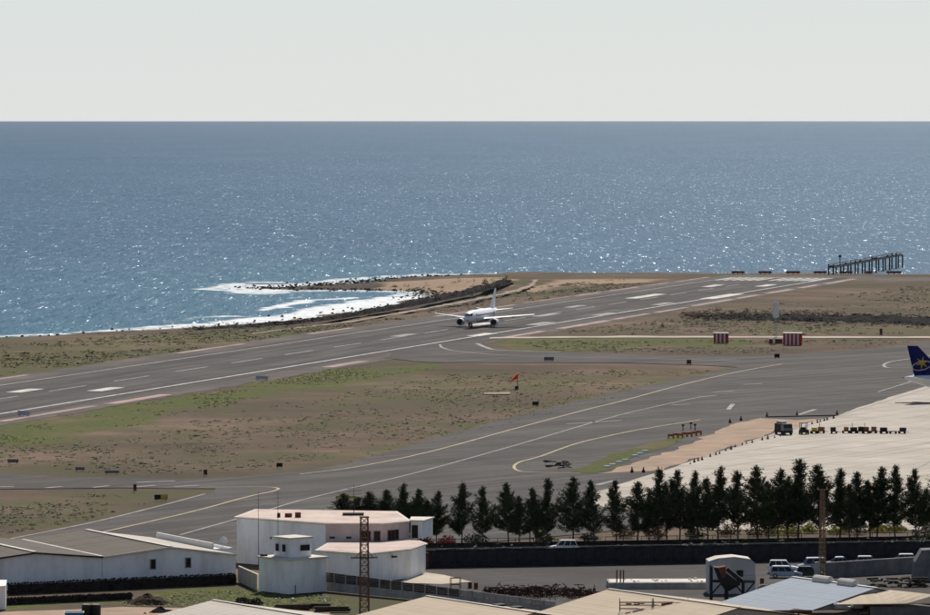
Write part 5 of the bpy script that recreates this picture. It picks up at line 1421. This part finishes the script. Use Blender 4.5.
# guidance signs
def sign(u, v, w, h, face, label, rz=0.0, yellow=None):
    t = thing('guidance_sign', label, 'sign', P(u, v), rz, 'airfield guidance signs')
    MB().box((0, 0, .2 + h / 2), (w, .3, h)).build('panel', face, t)
    for x in (-w * .35, w * .35): MB().box((x, 0, .1), (.12, .2, .22)).build('leg', 'dark_steel', t)
    if yellow: MB().box((w * .22, -.17, .2 + h / 2), (w * .5, .06, h * .86)).build('legend_plate', 'yellow_paint', t)
sign(161, 500.5, 2.4, .9, 'black_plastic', 'black and yellow sign on the lower left grass island', .1, True)
sign(205.5, 475.6, .7, 1.0, 'maroon_paint', 'small dark sign on the infield edge left of the curve')
sign(279.5, 467.8, 1.2, .8, 'black_plastic', 'black sign on the infield edge above the taxiway curve')
sign(549, 361.0, 2.8, 1.0, 'grey_wall', 'wide dark sign at the exit taxiway near the airliner')
sign(777, 358.2, 1.5, 1.1, 'black_plastic', 'dark sign with white edge below the larger striped hut')
sign(689, 364.6, 1.3, 1.2, 'maroon_paint', 'dark red sign at the exit taxiway mouth')
sign(535.5, 406, 1.5, .9, 'black_plastic', 'black sign at the infield edge below the windsock')
sign(24, 415.8, 3.0, 1.0, 'aircraft_grey', 'grey light unit at the runway edge, far left', -RW_YAW)
sign(262, 380, 3.4, 1.0, 'aircraft_grey', 'grey light unit at the runway edge in mid field', -RW_YAW)
sign(13, 463.5, 2.2, .7, 'grey_wall', 'grey box in the infield at the left edge')
sign(80, 471, 1.8, .6, 'grey_wall', 'grey box in the infield left of the small sign')
sign(112, 474, 2.8, .5, 'grey_wall', 'long low grey box at the infield edge')
sign(135, 491.5, .6, 1.2, 'maroon_paint', 'thin dark marker on the left grass island edge')
sign(881, 335.5, .9, 2.0, 'maroon_paint', 'dark post beside the perimeter road right of the huts')
# red light bars and approach pier at the runway end
for k, (u, w) in enumerate(((738, 13), (765, 13), (793, 14), (820, 13), (846, 13), (869, 6), (894, 15))):
    p = P(u, 274.2); s = FPX / p.y
    t = thing('approach_light_bar', f'dark red light bar at the runway end, {ORD[k]} from the left', 'light bar', (p.x, p.y, -.1), 0, 'light bars at the runway end')
    L = w / s; MB().box((0, 0, 1.0), (L, .8, .9)).build('bar', 'maroon_paint', t)
    for x in (-L * .35, 0, L * .35): MB().box((x, 0, .3), (.25, .5, .6)).build('leg', 'dark_steel', t)
    for x in (-L * .3, L * .3): MB().box((x, -.42, 1.1), (.5, .1, .3)).build('lamp', 'light_red', t)
pier = thing('approach_light_pier', 'long dark steel approach light pier standing in the sea', 'pier')
pa, pb = P(831, 267.3, 3.0), P(900.5, 254.8, 3.0)
d = pb - pa; nx_ = Vector((-d.y, d.x, 0)).normalized(); nn = 10
for off in (-1.0, 1.0):
    a, b_ = pa + nx_ * off, pb + nx_ * off
    MB().tube(a, b_, .38, n=4).build('deck_beam', 'dark_steel', pier)
    mb = MB(); mb.tube(a + Vector((0, 0, 1.3)), b_ + Vector((0, 0, 1.3)), .1, n=4); mb.build('handrail', 'dark_steel', pier)
for k in range(nn + 1):
    q = pa.lerp(pb, k / nn)
    for off in (-1, 1):
        w = q + nx_ * off; MB().tube((w.x, w.y, -6), (w.x, w.y, 3.0 if k % 3 else 4.3), .34, n=6).build('pile', 'dark_steel', pier)
    for i in (1,):
        MB().tube(q + nx_ * -1, q + nx_ * 1, .25, n=4).build('cross_beam', 'dark_steel', pier)
    if k % 2 == 0: MB().box(tuple(q + Vector((0, 0, .6))), (.9, .5, .6)).build('lamp_box', 'white_paint' if k == nn else 'dark_steel', pier)
a, b_ = pa.lerp(pb, .12), pb
MB().tube(a, a + Vector((0, 0, 4.2)), .2, n=5).build('mast', 'dark_steel', pier)
MB().box(tuple(a + Vector((0, 0, 4.2))), (1.3, .5, .9)).build('mast_head', 'dark_steel', pier)
# white boulders beside the turf strip
for k, (u, v) in enumerate(((607, 467.6), (612.5, 465.6), (619, 463.2), (625, 461), (635, 456.6), (640, 454.4), (645, 452.2))):
    t = P(u, v); mb = MB(); mb.box((0, 0, .2), (1.9, .7, .4)); mb.v = [(x * (.8 if z > .3 else 1), y * (.7 if z > .3 else 1), z) for x, y, z in mb.v]
    tag(mb.build('kerb_block', 'white_paint', None, t, R(40)), f'white kerb block along the turf strip, {ORD[k]} from the left', 'kerb block', 'white kerb blocks')
# dark tangle of pipes by the turf strip
mb = MB(); rg = random.Random(77); p = P(563, 467)
for k in range(26):
    x, y = rg.uniform(-3.2, 1.6) , rg.uniform(-7, 7); a = rg.uniform(-.3, .3) if x < 0 else rg.uniform(0, 3.1); L = rg.uniform(.8, 1.8)
    dv = Vector((math.cos(a), math.sin(a), rg.uniform(-.2, .2))) * L / 2; c = Vector((x, y, .3 + rg.random() * .5)); mb.tube(c - dv, c + dv, .11, n=4)
t = thing('pipe_tangle', 'dark tangle of pipes lying left of the turf strip', 'pipes', p); stuff(mb.build('pipes', 'dark_steel', t))
# orange barriers
for k in range(7):
    u = 671 + k * 4.6; t = thing('orange_barrier', f'orange plastic barrier beside the dirt strip, {ORD[k]} from the left', 'barrier', P(u, 439.2 - k * .75 + rng.uniform(-.8, .8)), rng.uniform(-.4, .4), 'orange barriers')
    MB().box((0, 0, .75), (1.4, .2, .5)).build('board', 'orange_plastic', t)
    for x in (-.55, .55): MB().box((x, 0, .3), (.25, .45, .6)).build('foot', 'orange_plastic', t)
for k, (u, v) in enumerate(((683, 430.5), (691, 428.5), (695, 430))):
    t = thing('work_lamp', 'small dark work lamp above the orange barriers, ' + ('left', 'middle', 'right')[k] + ' of three', 'lamp', P(u, v), 0, 'work lamps')
    MB().tube((0, 0, 0), (0, 0, 1.1), .1).build('post', 'dark_steel', t); MB().box((0, 0, 1.2), (.6, .4, .4)).build('head', 'dark_steel', t)
# cones along the apron edge
cone = MB(); cone.loft([[(math.cos(a) * r_, math.sin(a) * r_, z) for a in [i * math.pi / 4 for i in range(8)]] for r_, z in ((.32, .06), (.24, .4), (.07, .95))]); cone = cone.mesh('cone_body'); cone.materials.append(MATS['rust_red'])
base = MB().box((0, 0, .03), (.8, .8, .06)).mesh('cone_base'); base.materials.append(MATS['black_plastic'])
cp = [(690, 464.2), (694, 462.6), (699, 461), (702, 460.2), (710, 456.8), (715, 455), (719, 454), (725, 451), (731, 449.6), (736, 447.3), (742, 445.2), (746, 444), (753, 443), (763, 440.2), (768, 439.2), (774, 438), (780, 436.4), (812, 424.2), (817, 422.9), (820, 422), (825, 421), (828, 420.2), (834, 418.6)]
for ci, (u, v) in enumerate(cp):
    o = thing('traffic_cone', f'small traffic cone on the apron edge, {ORD[ci]} in line from the left', 'traffic cone', P(u + rng.uniform(-1, 1), v), rng.uniform(0, 3), 'cones along the apron edge')
    link('cone_body', cone, None, o); link('cone_base', base, None, o)
    k = rng.uniform(.55, .95); o.scale = (k, k, k)
for k, (u, v) in enumerate(((632, 472.5), (643.5, 472.5), (730, 423), (741, 420.5), (767, 417), (797, 416), (837, 415))):
    t = thing('edge_light', f'small dark edge light near the dirt strip, {ORD[k]} from the left', 'light', P(u, v), 0, 'edge lights')
    MB().box((0, 0, .25), (.6, .5, .5)).build('base', 'dark_steel', t); MB().tube((0, 0, .5), (0, 0, 1.1), .18, .1).build('lamp', 'maroon_paint', t)
mb = MB(); prev = None
for k in range(12):
    q = P(767 + k * 6.4, 417.6 - .15 * k) + Vector((0, 0, .22))
    if prev: mb.tube(prev, q, .18, n=5)
    prev = q
tag(mb.build('ground_hose', 'dark_steel'), 'dark hose lying along the far side of the dirt strip', 'hose')
# ground vehicles on the apron
t = thing('airport_truck', 'dark service truck standing on the apron edge', 'truck', P(783.5, 434.6), R(-70))
MB().box((0, 0, .75), (5.2, 2.2, .5)).build('chassis', 'dark_steel', t)
cb = MB(); cb.loft([[(1.0, -1.1, .9), (2.6, -1.1, .9), (2.6, 1.1, .9), (1.0, 1.1, .9)], [(1.0, -1.05, 2.5), (2.2, -1.05, 2.5), (2.2, 1.05, 2.5), (1.0, 1.05, 2.5)]]); cb = cb.build('cab', 'car_grey', t)
MB().box((2.46, 0, 1.9), (.12, 1.8, .7)).build('windscreen', 'glass', cb)
MB().box((-.9, 0, 1.7), (3.2, 2.1, 1.4)).build('body', 'dark_steel', t)
mb = MB()
for x in (-2.2, -1.2, 0): mb.box((x, 0, 2.6), (.5, 1.2, .5))
mb.build('equipment', 'galvanised', t)
for x in (-1.7, 1.7):
    for sy in (-1, 1): MB().tube((x, sy * .85, .5), (x, sy * 1.15, .5), .5, n=12).build('wheel', 'rubber', t)
t = thing('tow_tractor', 'small dark tow tractor right of the service truck', 'tractor', P(804, 434.2), R(-80))
MB().box((0, 0, .75), (2.9, 1.5, .6)).build('chassis', 'dark_steel', t)
MB().box((-.6, 0, 1.25), (.6, 1.2, .5)).build('seat', 'black_plastic', t)
mb = MB()
for x, y in ((-1.1, -.65), (-1.1, .65), (.3, -.65), (.3, .65)): mb.tube((x, y, 1.0), (x, y, 2.4), .07, n=4)
mb.build('roof_posts', 'dark_steel', t); MB().box((-.4, 0, 2.45), (1.7, 1.5, .12)).build('canopy', 'black_plastic', t)
for x in (-.95, .95):
    for sy in (-1, 1): MB().tube((x, sy * .6, .42), (x, sy * .85, .42), .42, n=12).build('wheel', 'rubber', t)
KIND = ['yellow_paint', 'orange_plastic', 'dark_steel', 'orange_plastic', 'black_plastic', 'black_plastic', 'rust_red', 'orange_plastic', 'black_plastic', 'dark_steel', 'dark_steel']
US = [814, 821, 834, 846, 853.5, 860, 866, 873, 884, 893, 902]
for k, (u, mt) in enumerate(zip(US, KIND)):
    t = thing('baggage_dolly', f'loaded dolly in the row on the apron, {ORD[k]} from the left', 'dolly', P(u, 433.4 + rng.uniform(-.3, .3)), rng.uniform(-.15, .15), 'dollies on the apron')
    L = rng.uniform(1.3, 1.9)
    MB().box((0, 0, .5), (L, 1.3, .16)).build('deck', 'dark_steel', t)
    if k != 9: MB().box((rng.uniform(-.2, .2), 0, .58 + .4), (L * rng.uniform(.5, .85), 1.0, .5 + .5 * rng.random())).build('load', mt, t)
    for x in (-L * .35, L * .35):
        for sy in (-1, 1): MB().tube((x, sy * .5, .22), (x, sy * .66, .22), .22, n=8).build('wheel', 'rubber', t)
    MB().tube((L / 2, 0, .45), (L / 2 + .8, 0, .3), .05, n=4).build('tow_bar', 'dark_steel', t)
    if k in (1, 4, 6): MB().tube((-.3, 0, .6), (-.3, 0, 2.3), .06, n=4).build('upright', 'dark_steel', t)
mb = MB(); a, b_ = P(896, 403.4), P(935, 402.4); mb.box(((a.x + b_.x) / 2, (a.y + b_.y) / 2, .08), ((b_.x - a.x), 1.6, .12)); tag(mb.build('drain_grate', 'dark_steel'), 'long dark drain grate on the apron below the blue tail', 'drain')

# ------------------------------------------------------------------ sea air
hz_box = MB().box((0, 0, 33.75), (101200, 101200, 83.5)).build('haze', None)
m = bpy.data.materials.new('sea_air'); m.use_nodes = True; nt = m.node_tree; nt.nodes.clear()
out = nt.nodes.new('ShaderNodeOutputMaterial'); vol = nt.nodes.new('ShaderNodeVolumePrincipled')
vol.inputs['Color'].default_value = (0.93, 0.96, 1.0, 1); vol.inputs['Density'].default_value = 0.000003; vol.inputs['Anisotropy'].default_value = 0.3
nt.links.new(vol.outputs[0], out.inputs['Volume']); hz_box.data.materials.append(m); stuff(hz_box)
